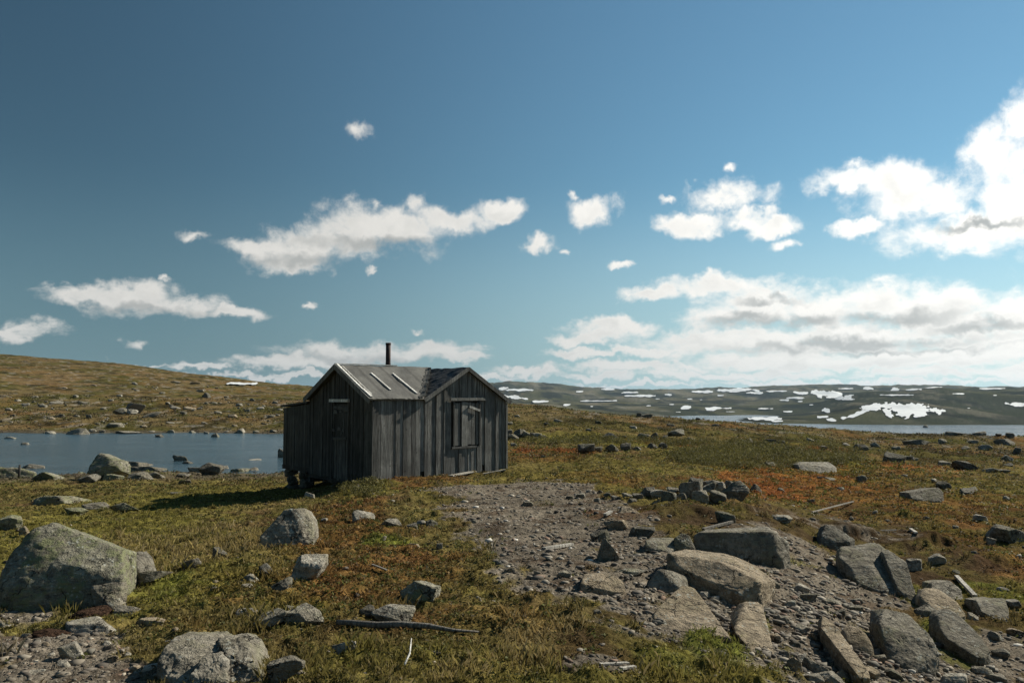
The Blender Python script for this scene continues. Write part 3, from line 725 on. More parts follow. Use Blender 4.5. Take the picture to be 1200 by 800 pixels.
for (px, py, w, h, lab, mt) in unique:
    nm = 'boulder' if (w >= 38 or 'boulder' in lab) else ('rock_slab' if 'slab' in lab.split()[:3] else 'rock')
    put_rock(px, py, w, h, lab, MT[mt], nm, nm.replace('_', ' '), depth=.8 if h > w*.35 else .9, boxy=.4)

def batch(items, label, group, mats='gd', **kw):
    for k, it in enumerate(items):
        px, py, w, h = it[:4]
        put_rock(px, py, w, h, label, MT[mats[k % len(mats)]], 'rock', 'rock', group, **kw)
batch([(810,583,28,20),(828,580,22,15),(845,578,16,14),(800,587,14,10),(820,589,20,13),(835,589,16,9),(841,590,22,14),(783,588,20,14),(795,586,12,8),(789,580,16,8),(826,569,14,8),(836,571,26,10),(815,571,20,12),(848,583,12,14),(855,573,14,9),(865,575,12,8),(771,583,20,10),(805,575,10,8)],
      'angular grey stone heaped in the loose rock pile on the bank', 'stones of the rock pile', 'ggpgpdg')
put_rock(861,589,30,24,'largest dark stone at the right end of the rock pile', M_rock_dark,'boulder','boulder')
put_rock(885,577,16,13,'dark stone sunk in rusty heath just right of the rock pile', M_rock_dark)
batch([(759,582,20,12),(747,585,14,6),(735,584,14,7),(723,586,16,7),(712,584,10,5),(700,588,8,6),(680,583,12,6),(668,585,10,5),(741,590,12,6),(768,590,12,6),(690,577,8,4),(704,578,8,4)],
      'small stone in the broken row between the gravel path and the rock pile', 'stones of the broken row', 'dgpd')
batch([(716,514,18,8),(731,514,6,4),(753,515,18,8),(767,513,9,8),(779,513,8,5),(793,512,20,8),(810,517,10,4)],
      'dark boulder in the farther line of boulders on the moor right of the hut', 'farther boulder line', 'ddgd')
batch([(687,530,20,9),(700,529,12,6),(717,529,16,8),(733,528,14,9),(746,527,12,4),(765,526,12,7),(776,526,12,8)],
      'grey boulder in the nearer line of boulders on the moor right of the hut', 'nearer boulder line', 'dgd')
batch([(601,516,14,7),(609,512,16,9),(618,512,12,7),(628,513,14,6),(637,514,10,4),(604,522,12,4),(596,508,10,5)],
      'grey stone in the low rubble just right of the hut', 'rubble right of the hut', 'gdg')
batch([(654,494,11,4),(596,498,10,4),(606,489,8,3),(818,492,6,3),(637,537,8,4),(640,499,6,3),(676,499,7,3),(701,496,8,3),(868,517,10,4),(690,505,8,3),(742,503,10,3),(838,501,10,3),(858,506,12,4),(786,499,10,3)],
      'small boulder scattered on the moor between the hut and the lake', 'boulders on the middle moor', 'gdpd')
batch([(1055,507,12,5),(1073,506,11,4),(1085,507,8,9),(1093,508,10,6),(1118,510,20,4),(1147,510,15,5),(1184,513,10,6),(1040,505,8,3),(1170,511,8,3)],
      'dark boulder on the skyline in front of the right lake', 'boulders before the lake', 'dg')
batch([(876,519,13,6),(907,520,30,6),(1008,527,16,8),(1025,524,10,5),(1050,527,10,5),(1076,522,30,8),(1104,520,10,7),(1154,529,16,8),(1180,522,26,8),(1066,539,12,6),(1073,540,8,4),(1160,553,15,6),(1175,554,14,5),(1182,547,12,5),(1179,540,17,10),(992,523,10,4),(1130,527,12,5),(1192,531,10,6),(1140,519,12,4),(950,517,9,4),(965,527,8,4)],
      'weathered boulder strewn over the right moor below the lake', 'boulders on the right moor', 'gdgp')
batch([(213,540,17,8),(221,543,13,3)], 'dark rock rising from the pond water', 'rocks in the pond')
batch([(188,512,14,4),(253,512,12,5)], 'small black rock in the water off the far shore', 'rocks off the far shore', 'd')
batch([(10,514,18,3),(29,521,10,3),(298,539,18,2)], 'pale rock awash in the pond', 'rocks awash', 'p')
put_rock(331,536,10,11,'round rock in the water beside the hut wall', M_rock_dark)
batch([(232,553,22,7),(280,553,22,5),(163,563,26,9),(182,561,20,8),(133,562,26,8),(40,549,36,7),(215,558,16,4),(90,556,20,5),(262,549,14,4),(297,551,16,4)],
      'low grey stone along the near pond shore', 'stones on the near shore', 'glg')
batch([(109,507,8,5),(120,507,10,4),(178,507,10,3),(200,507,10,4),(225,507,8,3),(242,508,7,3),(265,507,8,3),(300,507,8,3),(60,508,12,3),(320,507,8,3)],
      'small stone on the far pond shore', 'stones on the far shore', 'pg')
hb = [(98,474,16,5),(88,466,8,4),(5,495,16,8),(15,488,10,4),(30,476,14,4),(50,477,12,4),(66,473,16,4),(60,492,12,4),(70,489,14,5),(90,488,10,4),(104,491,10,5),(205,479,20,4),(222,480,16,5),(234,480,10,4),
      (196,474,8,4),(215,487,10,4),(255,484,12,4),(272,490,14,5),(290,483,10,4),(305,480,12,4),(318,490,12,4),(296,470,10,4),(310,471,8,3),(322,473,10,4),(280,476,10,4),(250,473,12,3),(235,459,12,3),(228,450,18,2),(206,448,14,2),
      (140,465,8,3),(120,480,10,4),(130,470,8,3),(180,470,8,3),(190,462,8,3),(160,458,9,2),(40,466,12,3),(20,470,10,3),(75,455,9,2),(110,452,9,2),(10,482,10,4),(240,497,10,4),(200,496,14,3),(170,500,14,4),(310,497,10,3),(115,498,12,3),(265,466,7,3),(328,481,8,3),(275,499,8,3)]
rh = random.Random(41)
for _ in range(75):
    cx_, cy_, sx_, sy_ = rh.choice([(60,476,60,7),(200,482,90,9),(250,472,70,8),(40,492,50,7),(130,494,60,6),(300,492,40,8),(180,455,90,6)])
    ww = rh.uniform(2.5,6); hb.append((max(-5,min(330,rh.gauss(cx_,sx_*.34))), max(446,min(503,rh.gauss(cy_,sy_*.4))), ww, ww*rh.uniform(.3,.6)))
hb = [(a_, b_, c_*.8, d_*.8) for a_, b_, c_, d_ in hb]
batch(hb, 'grey boulder strewn on the brown hillside beyond the pond', 'boulders on the hillside', 'gptgp')
# stones of the right bank and of the heath, big enough to point at
batch([(905,690,20,10),(937,692,22,10),(890,672,14,8),(925,712,16,10),(948,706,22,12),(918,730,18,10),(890,735,12,8),(908,752,16,11),(975,709,22,8),(985,722,16,10),(1000,716,20,8),(940,742,18,10),(955,752,16,12),(970,742,14,9),(932,757,14,9),(975,770,20,14),(1000,790,24,14),(1020,795,20,12),(1032,776,14,10),(1046,795,22,12),(950,800,26,14),(920,770,14,9),(988,798,18,14),(1165,750,18,11),(1175,772,20,12),(1150,790,22,11),(1140,726,14,9),(1190,745,18,10),(1168,800,20,10),(970,762,12,9),(1003,706,16,7),(1188,715,16,9)],
      'fist- to head-sized stone among the pebbles on the right bank', 'loose stones on the right bank', 'gptgd')
batch([(820,692,12,8),(832,694,10,7),(841,697,12,8),(851,699,10,7),(812,690,10,7),(826,700,12,7),(838,704,12,7),(822,684,12,6),(860,702,8,6),(848,706,10,6)],
      'pale cobble in the cluster under the undercut slab', 'cobbles under the slab', 'p')
batch([(1095,565,7,4),(950,590,9,5),(1025,604,8,5),(998,612,7,6),(1180,586,8,5),(1085,610,8,4),(1120,620,7,4),(1140,652,10,5),(1192,660,9,6),(1120,672,10,5),(1175,690,12,5),(1040,612,7,4),(1060,560,8,4),(915,575,8,5),(985,575,8,4)],
      'small stone lying loose on the right heath', 'small stones on the heath', 'pg')
batch([(30,745,12,5),(55,757,12,6),(125,756,10,6),(110,768,9,5),(40,790,22,6),(133,775,14,8),(150,768,12,6),(160,785,14,9),(5,735,14,7),(172,757,9,5),(192,751,14,5),(205,743,10,5),(60,768,10,5),(12,772,12,5)],
      'small pale stone on the bare soil at the lower left', 'stones on the bare soil', 'pt')
batch([(449,634,8,5),(395,660,7,4),(250,690,8,4),(560,700,9,5),(420,570,8,4),(380,612,8,4),(545,650,10,5),(575,640,8,4),(555,612,8,4),(690,655,8,5),(640,700,9,5),(620,720,8,4),(700,720,10,5)],
      'little stone half hidden in the low plants', 'little stones in the plants', 'gp')

# dark turf clods
def lump(px, py, w, h, label):
    m, t, b = material('turf_soil', 1, .05)
    g = t.new('ShaderNodeNewGeometry'); n = t.noise(g.outputs['Position'], 35, 5, .7)
    t.l.new(t.mix(t.ramp(n, .35, .65), (.025,.016,.012), (.10,.060,.040)), b.inputs['Base Color']); bump(t, b, n, 1, .05)
    return put_rock(px, py, w, h, label, m, 'turf_clod', 'turf clod', p=5, rough=.16, boxy=.2)
lump(70,708,52,30,'brown peat clod leaning on the foot of the huge lichen boulder')
lump(108,724,62,19,'nearly black heather clod in front of the brown peat clod')
lump(62,747,44,12,'dark low heather clod on the bare soil at lower left')

# ------------------------------------------------------------------ hut
A0 = (-3.37, 19.43, 0.0); UA = math.atan2(.638, .77)
hut = bpy.data.objects.new('wooden_hut', None); COL.objects.link(hut); hut.location = A0; hut.rotation_euler = (0, 0, UA)
tag(hut, 'small weathered grey plank hut with felt roof and a cross gable, standing by the pond', 'hut')
class MB:
    def __init__(s): s.v = []; s.f = []; s.tone = []
    def prism(s, base, top, tone=1.0):
        """base, top: lists of equal length"""
        n = len(base); o = len(s.v); s.v += list(base)+list(top)
        s.f.append([o+i for i in range(n)][::-1]); s.f.append([o+n+i for i in range(n)])
        for i in range(n): s.f.append([o+i, o+(i+1) % n, o+n+(i+1) % n, o+n+i])
        s.tone += [tone]*(2*n)
    def bar(s, a, b, w, h, tone=1.0, up=(0,0,1)):
        a = Vector(a); b = Vector(b); d = (b-a).normalized(); sd = d.cross(Vector(up)).normalized(); u = sd.cross(d)
        q = lambda p: [tuple(p+sd*w/2*i+u*h/2*j) for i, j in ((-1,-1),(1,-1),(1,1),(-1,1))]
        s.prism(q(a), q(b), tone)
    def tube(s, pts, rad, n=10, tone=1.0):
        o = len(s.v); 
        for k, (p, r) in enumerate(zip(pts, rad)):
            p = Vector(p); d = (Vector(pts[min(k+1, len(pts)-1)])-Vector(pts[max(k-1, 0)])).normalized()
            a = d.cross(Vector((.3,.2,1) if abs(d.z) < .9 else (1,0,0))).normalized(); b_ = d.cross(a)
            for i in range(n):
                an = 2*math.pi*i/n; s.v.append(tuple(p+a*math.cos(an)*r+b_*math.sin(an)*r)); s.tone.append(tone)
        for k in range(len(pts)-1):
            for i in range(n): s.f.append([o+k*n+i, o+k*n+(i+1) % n, o+(k+1)*n+(i+1) % n, o+(k+1)*n+i])
        s.f.append([o+i for i in range(n)][::-1]); s.f.append([o+(len(pts)-1)*n+i for i in range(n)])
    def build(s, name, mat, parent=None, smooth=False):
        me = make_mesh(name, s.v, s.f, mat, smooth, attr={'tone': s.tone})
        bm = bmesh.new(); bm.from_mesh(me); bmesh.ops.recalc_face_normals(bm, faces=bm.faces); bm.to_mesh(me); bm.free()
        return link(name, me, parent)
rnd = random.Random(5)
def plank_wall(mb, P0, P1, out, zb, zt, skip=(), wmin=.075, wmax=.145, tone=(.6,1.25), th=.022, kink=None):
    """vertical boards from P0 to P1 (local xy); out = outward unit vector; zb/zt functions of distance"""
    P0 = Vector((*P0, 0)); P1 = Vector((*P1, 0)); L = (P1-P0).length; d = (P1-P0)/L; o = Vector((*out, 0))
    x = 0
    while x < L-1e-3:
        w = min(rnd.uniform(wmin, wmax), L-x)
        if L-x-w < wmin*.6: w = L-x
        g = rnd.choice([.0, .003, .006, .012]); off = rnd.choice([0, .0, .008, .016, .024])
        x0, x1 = x+g/2, x+w-g/2
        segs = [(x0, x1)]
        if kink and x0 < kink-.01 < x1-.02: segs = [(x0, kink), (kink+.002, x1)]
        tn = rnd.uniform(*tone)
        if rnd.random() < .10: tn *= 1.35
        for (a, b_) in segs:
            m_ = (a+b_)/2
            sk = [q for q in skip if q[0] < m_ < q[1]]
            spans = [(zb(m_)+rnd.uniform(-.02,.03), None)]
            if sk: spans = [(zb(m_)+rnd.uniform(-.02,.03), sk[0][2]-.003), (sk[0][3]+.003, None)]
            for (z0, z1) in spans:
                e0 = z0+rnd.uniform(-.01,.01)
                za = zt(a) if z1 is None else z1; zc = zt(b_) if z1 is None else z1
                if za-z0 < .03: continue
                lean = rnd.uniform(-.004,.004)
                q = lambda xx, z, k: tuple(P0+d*(xx+(lean if z < 1 else 0))+o*(off+k)+Vector((0,0,z)))
                base = [q(a,z0,0), q(b_,e0,0), q(b_,zc,0), q(a,za,0)]; top = [q(a,z0,th), q(b_,e0,th), q(b_,zc,th), q(a,za,th)]
                mb.prism(base, top, tn)
        x += w
def panel(mb, pts, out, th=.02, tone=.25):
    o = Vector((*out, 0)); mb.prism([tuple(Vector(p)-o*th) for p in pts], [tuple(Vector(p)-o*.003) for p in pts], tone)

W = 3.43; LS = 4.13; SV = 1.457; SR = 2.79; TR = 1.715
ZE_ = 1.97; ZR = 2.80; ZWE = 1.93; ZWR = 2.75
# front wall, long low part
f = MB(); 
def zb1(x): return .0 if x < 1.3 else .12
plank_wall(f, (0,0), (SV,0), (0,-1), lambda x: -.08+(.24 if x > 1.40 else 0), lambda x: ZE_-.02, tone=(.55,1.35))
panel(f, [(0,0,-.05),(SV,0,-.05),(SV,0,ZE_-.03),(0,0,ZE_-.03)], (0,-1))
f.build('front_wall', M_wood, hut)
# cross gable wall with the loading hatch opening
f = MB()
def zgt(x): s = SV+x; return ZWE+(ZWR-ZWE)*(1-abs(s-SR)/(SR-SV)) - .03
def zgb(x):
    if 1.86 < x < 1.98: return .22
    if 1.05 < x < 1.12: return .34
    return -.05
HS = (2.34-SV, 3.24-SV, .73, 1.93)
plank_wall(f, (SV+.004,0), (LS,0), (0,-1), zgb, zgt, skip=[HS], tone=(.6,1.4), kink=SR-SV)
panel(f, [(SV,0,-.03),(LS,0,-.03),(LS,0,ZWE-.05),(SR,0,ZWR-.06),(SV,0,ZWE-.05)], (0,-1))
f.build('gable_wall', M_wood, hut)
# left gable wall with the door opening
f = MB()
def zlt(x): return ZE_+(ZR-ZE_)*(1-abs(x-TR)/TR)-.03
DS = (1.18, 2.02, -.12, 1.88)
plank_wall(f, (0,0), (0,W), (-1,0), lambda x: -.08, zlt, skip=[DS], tone=(.55,1.2), kink=TR)
panel(f, [(0,0,-.05),(0,W,-.05),(0,W,ZE_-.05),(0,TR,ZR-.06),(0,0,ZE_-.05)], (-1,0))
f.build('end_wall', M_wood_shaded, hut)
# hidden walls behind
f = MB(); plank_wall(f, (LS,0), (LS,W), (1,0), lambda x: -.05, lambda x: ZWE-.03); panel(f, [(LS,0,-.05),(LS,W,-.05),(LS,W,ZWE-.03),(LS,0,ZWE-.03)], (1,0)); f.build('side_wall', M_wood, hut)
f = MB(); plank_wall(f, (0,W), (LS,W), (0,1), lambda x: -.3, lambda x: (ZE_ if x < SV else ZWE+(ZWR-ZWE)*(1-abs(x-SR)/(SR-SV)))-.03); panel(f, [(0,W,-.3),(LS,W,-.3),(LS,W,ZWE-.03),(SR,W,ZWR-.06),(SV,W,ZWE-.03),(0,W,ZE_-.03)], (0,1)); f.build('back_wall', M_wood, hut)
# lean-to
LT = 1.70; LD = 1.5; ZL0, ZL1 = 1.86, 1.73
lean = MB()
plank_wall(lean, (-.012,W+.01), (-.012,W+LT), (-1,0), lambda x: -.02+rnd.uniform(-.05,.03), lambda x: ZL0+(ZL1-ZL0)*x/LT-.03, tone=(.7,1.3))
plank_wall(lean, (-.012,W+LT), (LD,W+LT), (0,1), lambda x: .0, lambda x: ZL1-.03)
plank_wall(lean, (LD,W+.03), (LD,W+LT), (1,0), lambda x: .0, lambda x: ZL0+(ZL1-ZL0)*x/LT-.03)
panel(lean, [(-.012,W,.0),(-.012,W+LT,.0),(-.012,W+LT,ZL1-.04),(-.012,W,ZL0-.04)], (-1,0))
lean.bar((.0,W+.02,.02),(.0,W+LT,.02),.1,.12,.6); lean.bar((LD,W+.02,.02),(LD,W+LT,.02),.1,.12,.6)
lean.prism([(0,W+.03,.03),(LD,W+.03,.03),(LD,W+LT-.03,.03),(0,W+LT-.03,.03)],[(0,W+.03,.08),(LD,W+.03,.08),(LD,W+LT-.03,.08),(0,W+LT-.03,.08)],.4)
lean.build('lean_to', M_wood_shaded, hut)
f = MB()
f.prism([(-.10,W-.0,ZL0),(LD+.1,W,ZL0),(LD+.1,W+LT+.1,ZL1),(-.10,W+LT+.1,ZL1)],[(-.10,W,ZL0+.05),(LD+.1,W,ZL0+.05),(LD+.1,W+LT+.1,ZL1+.05),(-.10,W+LT+.1,ZL1+.05)])
f.build('lean_to_roof', M_felt_dark, hut)
# roof sheets: wrinkled felt on boards, ragged eaves
def roof_sheet(name, corners, mat, nu=40, nv=24, th=.045, seed=0, rag=.02, wr=.012, tuck=False):
    """bilinear patch c00,c10,c11,c01 (u along the eave, v up the slope)"""
    c00, c10, c11, c01 = [np.array(c, float) for c in corners]
    U, Vv = np.meshgrid(np.linspace(0,1,nu+1), np.linspace(0,1,nv+1), indexing='ij')
    u = U.ravel()[:,None]; v = Vv.ravel()[:,None]
    Pp = c00*(1-u)*(1-v)+c10*u*(1-v)+c11*u*v+c01*(1-u)*v
    nrm = np.cross(c10-c00, c01-c00); 
    if np.linalg.norm(nrm) < 1e-6: nrm = np.cross(c10-c00, c11-c00)
    nrm /= np.linalg.norm(nrm); nrm = nrm if nrm[2] > 0 else -nrm
    q = fbm2(Pp[:,0]*3+seed, Pp[:,1]*3, 4, seed)*wr+perlin2(Pp[:,0]*1.1+seed, Pp[:,1]*4, seed+4)*wr
    edge = (Vv.ravel() < 1e-6)
    T = Pp+nrm*(q[:,None]); T[edge, 2] -= np.abs(perlin2(Pp[edge,0]*7, Pp[edge,1]*7, seed+2))*rag+.004
    T[edge, :2] += (perlin2(Pp[edge,0]*9, Pp[edge,1]*9, seed+3)*rag)[:,None]*.7
    Bt = Pp-nrm*th+0*T
    n = len(T); VV = np.vstack([T+nrm*.012, Bt]); fc = []
    idx = lambda i, j: i*(nv+1)+j
    for i in range(nu):
        for j in range(nv):
            fc.append([idx(i,j), idx(i+1,j), idx(i+1,j+1), idx(i,j+1)]); fc.append([n+idx(i,j), n+idx(i,j+1), n+idx(i+1,j+1), n+idx(i+1,j)])
    for i in range(nu):
        fc.append([idx(i,0), n+idx(i,0), n+idx(i+1,0), idx(i+1,0)]); fc.append([idx(i,nv), idx(i+1,nv), n+idx(i+1,nv), n+idx(i,nv)])
    for j in range(nv):
        fc.append([idx(0,j), idx(0,j+1), n+idx(0,j+1), n+idx(0,j)]); fc.append([idx(nu,j), n+idx(nu,j), n+idx(nu,j+1), idx(nu,j+1)])
    me = make_mesh(name, VV, fc, mat)
    bm = bmesh.new(); bm.from_mesh(me); bmesh.ops.remove_doubles(bm, verts=bm.verts, dist=1e-5); bmesh.ops.recalc_face_normals(bm, faces=bm.faces); bm.to_mesh(me); bm.free()
    return link(name, me, hut)
sl = (ZR-ZE_)/TR; ov = .09; RT = .05
ze = ZE_-sl*ov+RT
r1 = roof_sheet('roof', [(-.16,-ov,ze),(SV-.06,-ov,ze),(SR,TR,ZR+RT),(-.16,TR,ZR+RT)], M_felt, 60, 30, seed=3, rag=.03)
roof_sheet('roof', [(-.16,W+ov,ze),(SV,W+ov,ze),(SR,TR+.003,ZR+RT),(-.16,TR+.003,ZR+RT)], M_felt, 30, 16, seed=5)
sw = (ZWR-ZWE)/(SR-SV); zwe = ZWE-sw*.05+RT
roof_sheet('wing_roof', [(SV-.02,W+.1,zwe+.02),(SV-.02,-.07,zwe+.02),(SR,-.10,ZWR+RT),(SR,W+.1,ZWR+RT)], M_felt_dark, 50, 20, seed=7, rag=.05, wr=.03)
roof_sheet('wing_roof', [(LS+.11,-.10,ZWE-sw*.11+RT),(LS+.11,W+.1,ZWE-sw*.11+RT),(SR+.004,W+.1,ZWR+RT),(SR+.004,-.10,ZWR+RT)], M_felt_dark, 50, 20, seed=9, rag=.03)
# torn felt lapping over the valley
f = MB()
for k in range(24):
    q = k/27; p = Vector((SV-.06, -.08, ze)).lerp(Vector((SR, TR, ZR+RT)), q); a = rnd.uniform(.04,.11); h_ = rnd.uniform(.01,.05)
    f.prism([tuple(p+Vector((-a,0,.012))), tuple(p+Vector((a*.8,0,.03+a*sw*.8))), tuple(p+Vector((a*.5,.09,.05+a*sw*.5))), tuple(p+Vector((-a,.08,.05)))],
            [tuple(p+Vector((-a,0,.02+h_*.3))), tuple(p+Vector((a*.8,0,.045+h_+a*sw*.8))), tuple(p+Vector((a*.5,.09,.065+h_+a*sw*.5))), tuple(p+Vector((-a,.08,.07)))], rnd.uniform(.5,1.4))
f.build('valley_felt', M_felt, hut)
# verge boards
f = MB()
for (a, b_) in (((-.175,-.10,ze-.05),(-.175,TR,ZR+RT-.04)),((-.175,W+.10,ze-.05),(-.175,TR,ZR+RT-.04))):
    f.bar(a, b_, .025, .13, 1.3, up=(0,0,1))
f.build('verge_board', M_wood, hut)
f = MB()
f.bar((SV-.05,-.115,zwe-.02),(SR,-.115,ZWR+RT-.03),.025,.10,1.25); f.bar((LS+.12,-.115,ZWE-sw*.12+RT-.04),(SR,-.115,ZWR+RT-.03),.025,.10,.7)
f.build('wing_verge_board', M_wood, hut)
# pale battens holding the felt
def on_slope(s, y, lift=.055): return (s, y, ZE_+sl*y+RT+lift)
def batten(s0, y0, s1, y1, w=.05, tone=1.0, lift=.035):
    f = MB(); f.bar(on_slope(s0,y0,lift), on_slope(s1,y1,lift), w, .03, tone); return f.build('batten', M_wood_pale, hut)
batten(-.12, TR-.02, -.12, .32, .05, 1.1); batten(-.11, .34, -.09, -.06, .07, .95, .04); batten(-.03, TR-.15, -.02, .05, .03, .7)
batten(.62, 1.22, .66, .30, .045, .95); batten(1.27, 1.22, 1.33, .12, .045, .95)
f = MB(); f.bar((-.17,TR,ZR+RT+.035),(1.7,TR,ZR+RT+.03),.07,.025,.8); f.build('ridge_board', M_wood_pale, hut)
# stovepipe
f = MB(); f.tube([(1.62,2.05,2.4),(1.62,2.05,2.95),(1.62,2.05,3.0),(1.62,2.05,3.50)],[.072,.072,.068,.068],14); pipe = f.build('stovepipe', M_pipe, hut, True)
f = MB(); f.tube([(1.62,2.05,3.46),(1.62,2.05,3.49),(1.62,2.05,3.52)],[.073,.078,.073],14); f.build('rim', M_pipe, pipe)
# door
dr = MB(); x0 = -.004
plank_wall(dr, (-.0,1.19), (-.0,2.01), (-1,0), lambda x: -.10, lambda x: .92, tone=(1.0,1.9), wmin=.10, wmax=.16)
plank_wall(dr, (.004,1.19), (.004,2.01), (-1,0), lambda x: .90, lambda x: 1.84, tone=(.55,1.2), wmin=.10, wmax=.2)
door = dr.build('door', M_wood_shaded, hut)
f = MB(); f.bar((-.075,1.12,1.93),(-.075,2.14,1.93),.07,.075,1.0); f.build('door_lintel', M_wood_pale, hut)['label'] = 'pale grey beam over the door'
for zz, tl in ((1.72,.04),(.97,-.03)):
    f = MB(); f.bar((-.055,1.24,zz),(-.055,1.98,zz+tl),.022,.07,1.3); f.build('cross_board', M_wood_shaded, door)
f = MB()
for k in range(9):
    yy = rnd.uniform(1.25,1.95); zz = rnd.choice([rnd.uniform(1.55,1.78), rnd.uniform(1.0,1.25)]); a = rnd.uniform(.04,.12)
    f = MB()
    f.prism([(-.05,yy-a,zz),(-.05,yy+a,zz+rnd.uniform(-.03,.03)),(-.05,yy+a*.6,zz+a),(-.05,yy-a*.7,zz+a*.8)],[(-.066,yy-a,zz),(-.072,yy+a,zz),(-.07,yy+a*.6,zz+a),(-.064,yy-a*.7,zz+a*.8)],rnd.uniform(1.2,2.4))
    f.build('torn_felt', M_felt, door)
f = MB(); f.bar((-.045,1.16,-.1),(-.045,1.16,1.88),.05,.05,1.3,up=(0,1,0)); f.bar((-.045,2.05,-.1),(-.045,2.05,1.88),.05,.05,.9,up=(0,1,0)); f.build('door_frame', M_wood_shaded, hut)
# hatch
f = MB(); f.bar((2.24,-.07,1.96),(3.40,-.07,1.97),.04,.075,1.5); f.build('hatch_lintel', M_wood, hut)
sh = MB()
for (a, b_, z0, z1, tn, off) in ((2.385,2.545,.75,1.86,1.0,.03),(2.555,2.60,.74,1.88,.5,.02),(2.61,2.80,.73,1.89,1.7,.045),(2.815,2.93,.77,1.88,1.1,.03),(2.94,3.06,.76,1.86,.85,.03),(3.09,3.19,.76,1.86,.9,.02)):
    sh.prism([(a,-off,z0),(b_,-off,z0+.01),(b_,-off,z1),(a,-off,z1)],[(a,-off-.022,z0),(b_,-off-.022,z0+.01),(b_,-off-.022,z1),(a,-off-.022,z1)],tn)
hatch = sh.build('hatch', M_wood, hut)
f = MB(); f.bar((2.84,-.085,1.77),(3.20,-.085,1.66),.02,.06,.7); f.build('broken_board', M_wood_pale, hatch)
f = MB(); f.bar((2.36,-.045,.74),(2.36,-.045,1.92),.04,.05,.5,up=(0,1,0)); f.bar((3.21,-.045,.74),(3.21,-.045,1.92),.04,.05,.5,up=(0,1,0)); f.bar((2.3,-.05,.70),(3.1,-.05,.71),.04,.05,.8); f.build('hatch_frame', M_wood, hut)
# corner posts and sill
f = MB(); f.bar((LS+.01,-.035,-.05),(LS+.01,-.035,1.86),.05,.07,1.2,up=(0,1,0)); f.build('corner_post', M_wood, hut)
f = MB(); f.bar((-.03,-.035,-.1),(-.03,-.035,1.9),.05,.05,.6,up=(0,1,0)); f.build('corner_post', M_wood, hut)
f = MB(); f.bar((.08,.1,-.10),(.08,W,-.10),.16,.14,.6); f.bar((.1,W-.1,-.1),(LS,W-.1,-.1),.14,.14,.6); f.build('sill_beam', M_wood_shaded, hut)
# stone piers
def pier(x, y, w, zb, zt, seed):
    n = 3; hh = (zt-zb)/n; Vs = []; Fs = []; o = 0
    for k in range(n):
        V_, F_ = random_rock((w*random.Random(seed+k).uniform(.9,1.15), w, hh*1.25), 3, seed+k, .9)
        Vs.append(V_+np.array([x+random.Random(seed*3+k).uniform(-.03,.03), y, zb+hh*(k+.5)])); Fs.append(F_+o); o += len(V_)
    me = make_mesh('stone_pier', np.vstack(Vs), np.vstack(Fs), M_rock_dark, True); return link('stone_pier', me, hut)
pier(.16, W+LT-.22, .42, -.75, .0, 70); pier(.16, W+.55, .40, -.72, -.02, 80); pier(.2, 2.3, .40, -.55, -.12, 90); pier(1.3, W+LT-.2, .4, -.95, .0, 95); pier(.2, 1.2, .4, -.4, -.14, 99); pier(.9, 3.2, .5, -.7, -.12, 103)

# ------------------------------------------------------------------ lumber lying about
def board(pa, pb, w, th, label, mat=M_wood_grey, name='plank', cat='plank', tone=1.0, lift=.03, liftb=None):
    a = hit(*pa); b_ = hit(*pb); a[2] = float(zsurf([a[0]],[a[1]])[0])+lift; b_[2] = float(zsurf([b_[0]],[b_[1]])[0])+(lift if liftb is None else liftb)
    f = MB(); f.bar(tuple(a), tuple(b_), w, th, tone); o = f.build(name, mat); return tag(o, label, cat)
board((528,558.5),(560,553.5),.13,.03,'pale plank lying against the foot of the hut gable', lift=.05)
board((566,556),(592,553),.09,.025,'shorter pale plank at the right corner of the hut', lift=.03, tone=.9)
board((637,646),(670,639),.05,.025,'short pale lath lying on the gravel path', lift=.03)
board((709,607),(716,603),.05,.03,'white lath end poking from the soil near the flat tan stone', lift=.05)
board((1067,622),(1074,637),.05,.03,'short white stake lying on the peat at the right', lift=.03, liftb=.04)
board((1121,679),(1143,702),.05,.035,'white wooden post lying beside the stones on the right bank', lift=.04)
board((703,779),(736,775),.03,.012,'thin pale stick on grey mud near the lower edge', lift=.02)
board((728,786),(744,782),.03,.012,'shorter pale stick below the thin one on grey mud', lift=.02)
board((824,622),(858,615),.04,.03,'brown lath on the soil above the long slab', M_drift, lift=.03)
board((730,654),(752,652),.02,.012,'thin twig beside the upright grey stone', M_drift, lift=.02)
board((1033,627),(1050,626),.03,.02,'dark thin stick on the peat', M_drift, lift=.03)
board((436,669),(453,672),.02,.012,'small pale twig in the heather', M_drift, 'twig','twig', 1.8, .03)
board((952,603),(1000,590),.025,.02,'long grey twig on the red heath', M_drift, 'twig','twig', 1.6, .03)
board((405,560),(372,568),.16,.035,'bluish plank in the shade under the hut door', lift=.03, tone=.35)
# driftwood branch
f = MB(); pts = []; rad = []
for (px, py, r_) in ((394,733,.030),(410,734,.036),(440,737,.040),(470,738,.040),(500,740,.032),(530,742,.022),(563,742,.010)):
    h_ = hit(px, py); pts.append((h_[0]+rnd.uniform(-.01,.01), h_[1]+rnd.uniform(-.02,.02), float(zsurf([h_[0]],[h_[1]])[0])+.035)); rad.append(r_*.62)
f.tube(pts, rad, 10, 1.25); tag(f.build('driftwood', M_drift, None, True), 'long weathered branch lying in the grass at the lower centre', 'driftwood')
f = MB(); a = hit(474,788); b_ = hit(482,770); f.tube([(a[0],a[1],a[2]+.05),((a[0]+b_[0])/2+.01,(a[1]+b_[1])/2,a[2]+.07),(b_[0],b_[1],b_[2]+.12)],[.007,.006,.003],8,1.0)
tag(f.build('stick', M_wood_pale, None, True), 'bent white stick in the grass at the lower centre', 'stick')
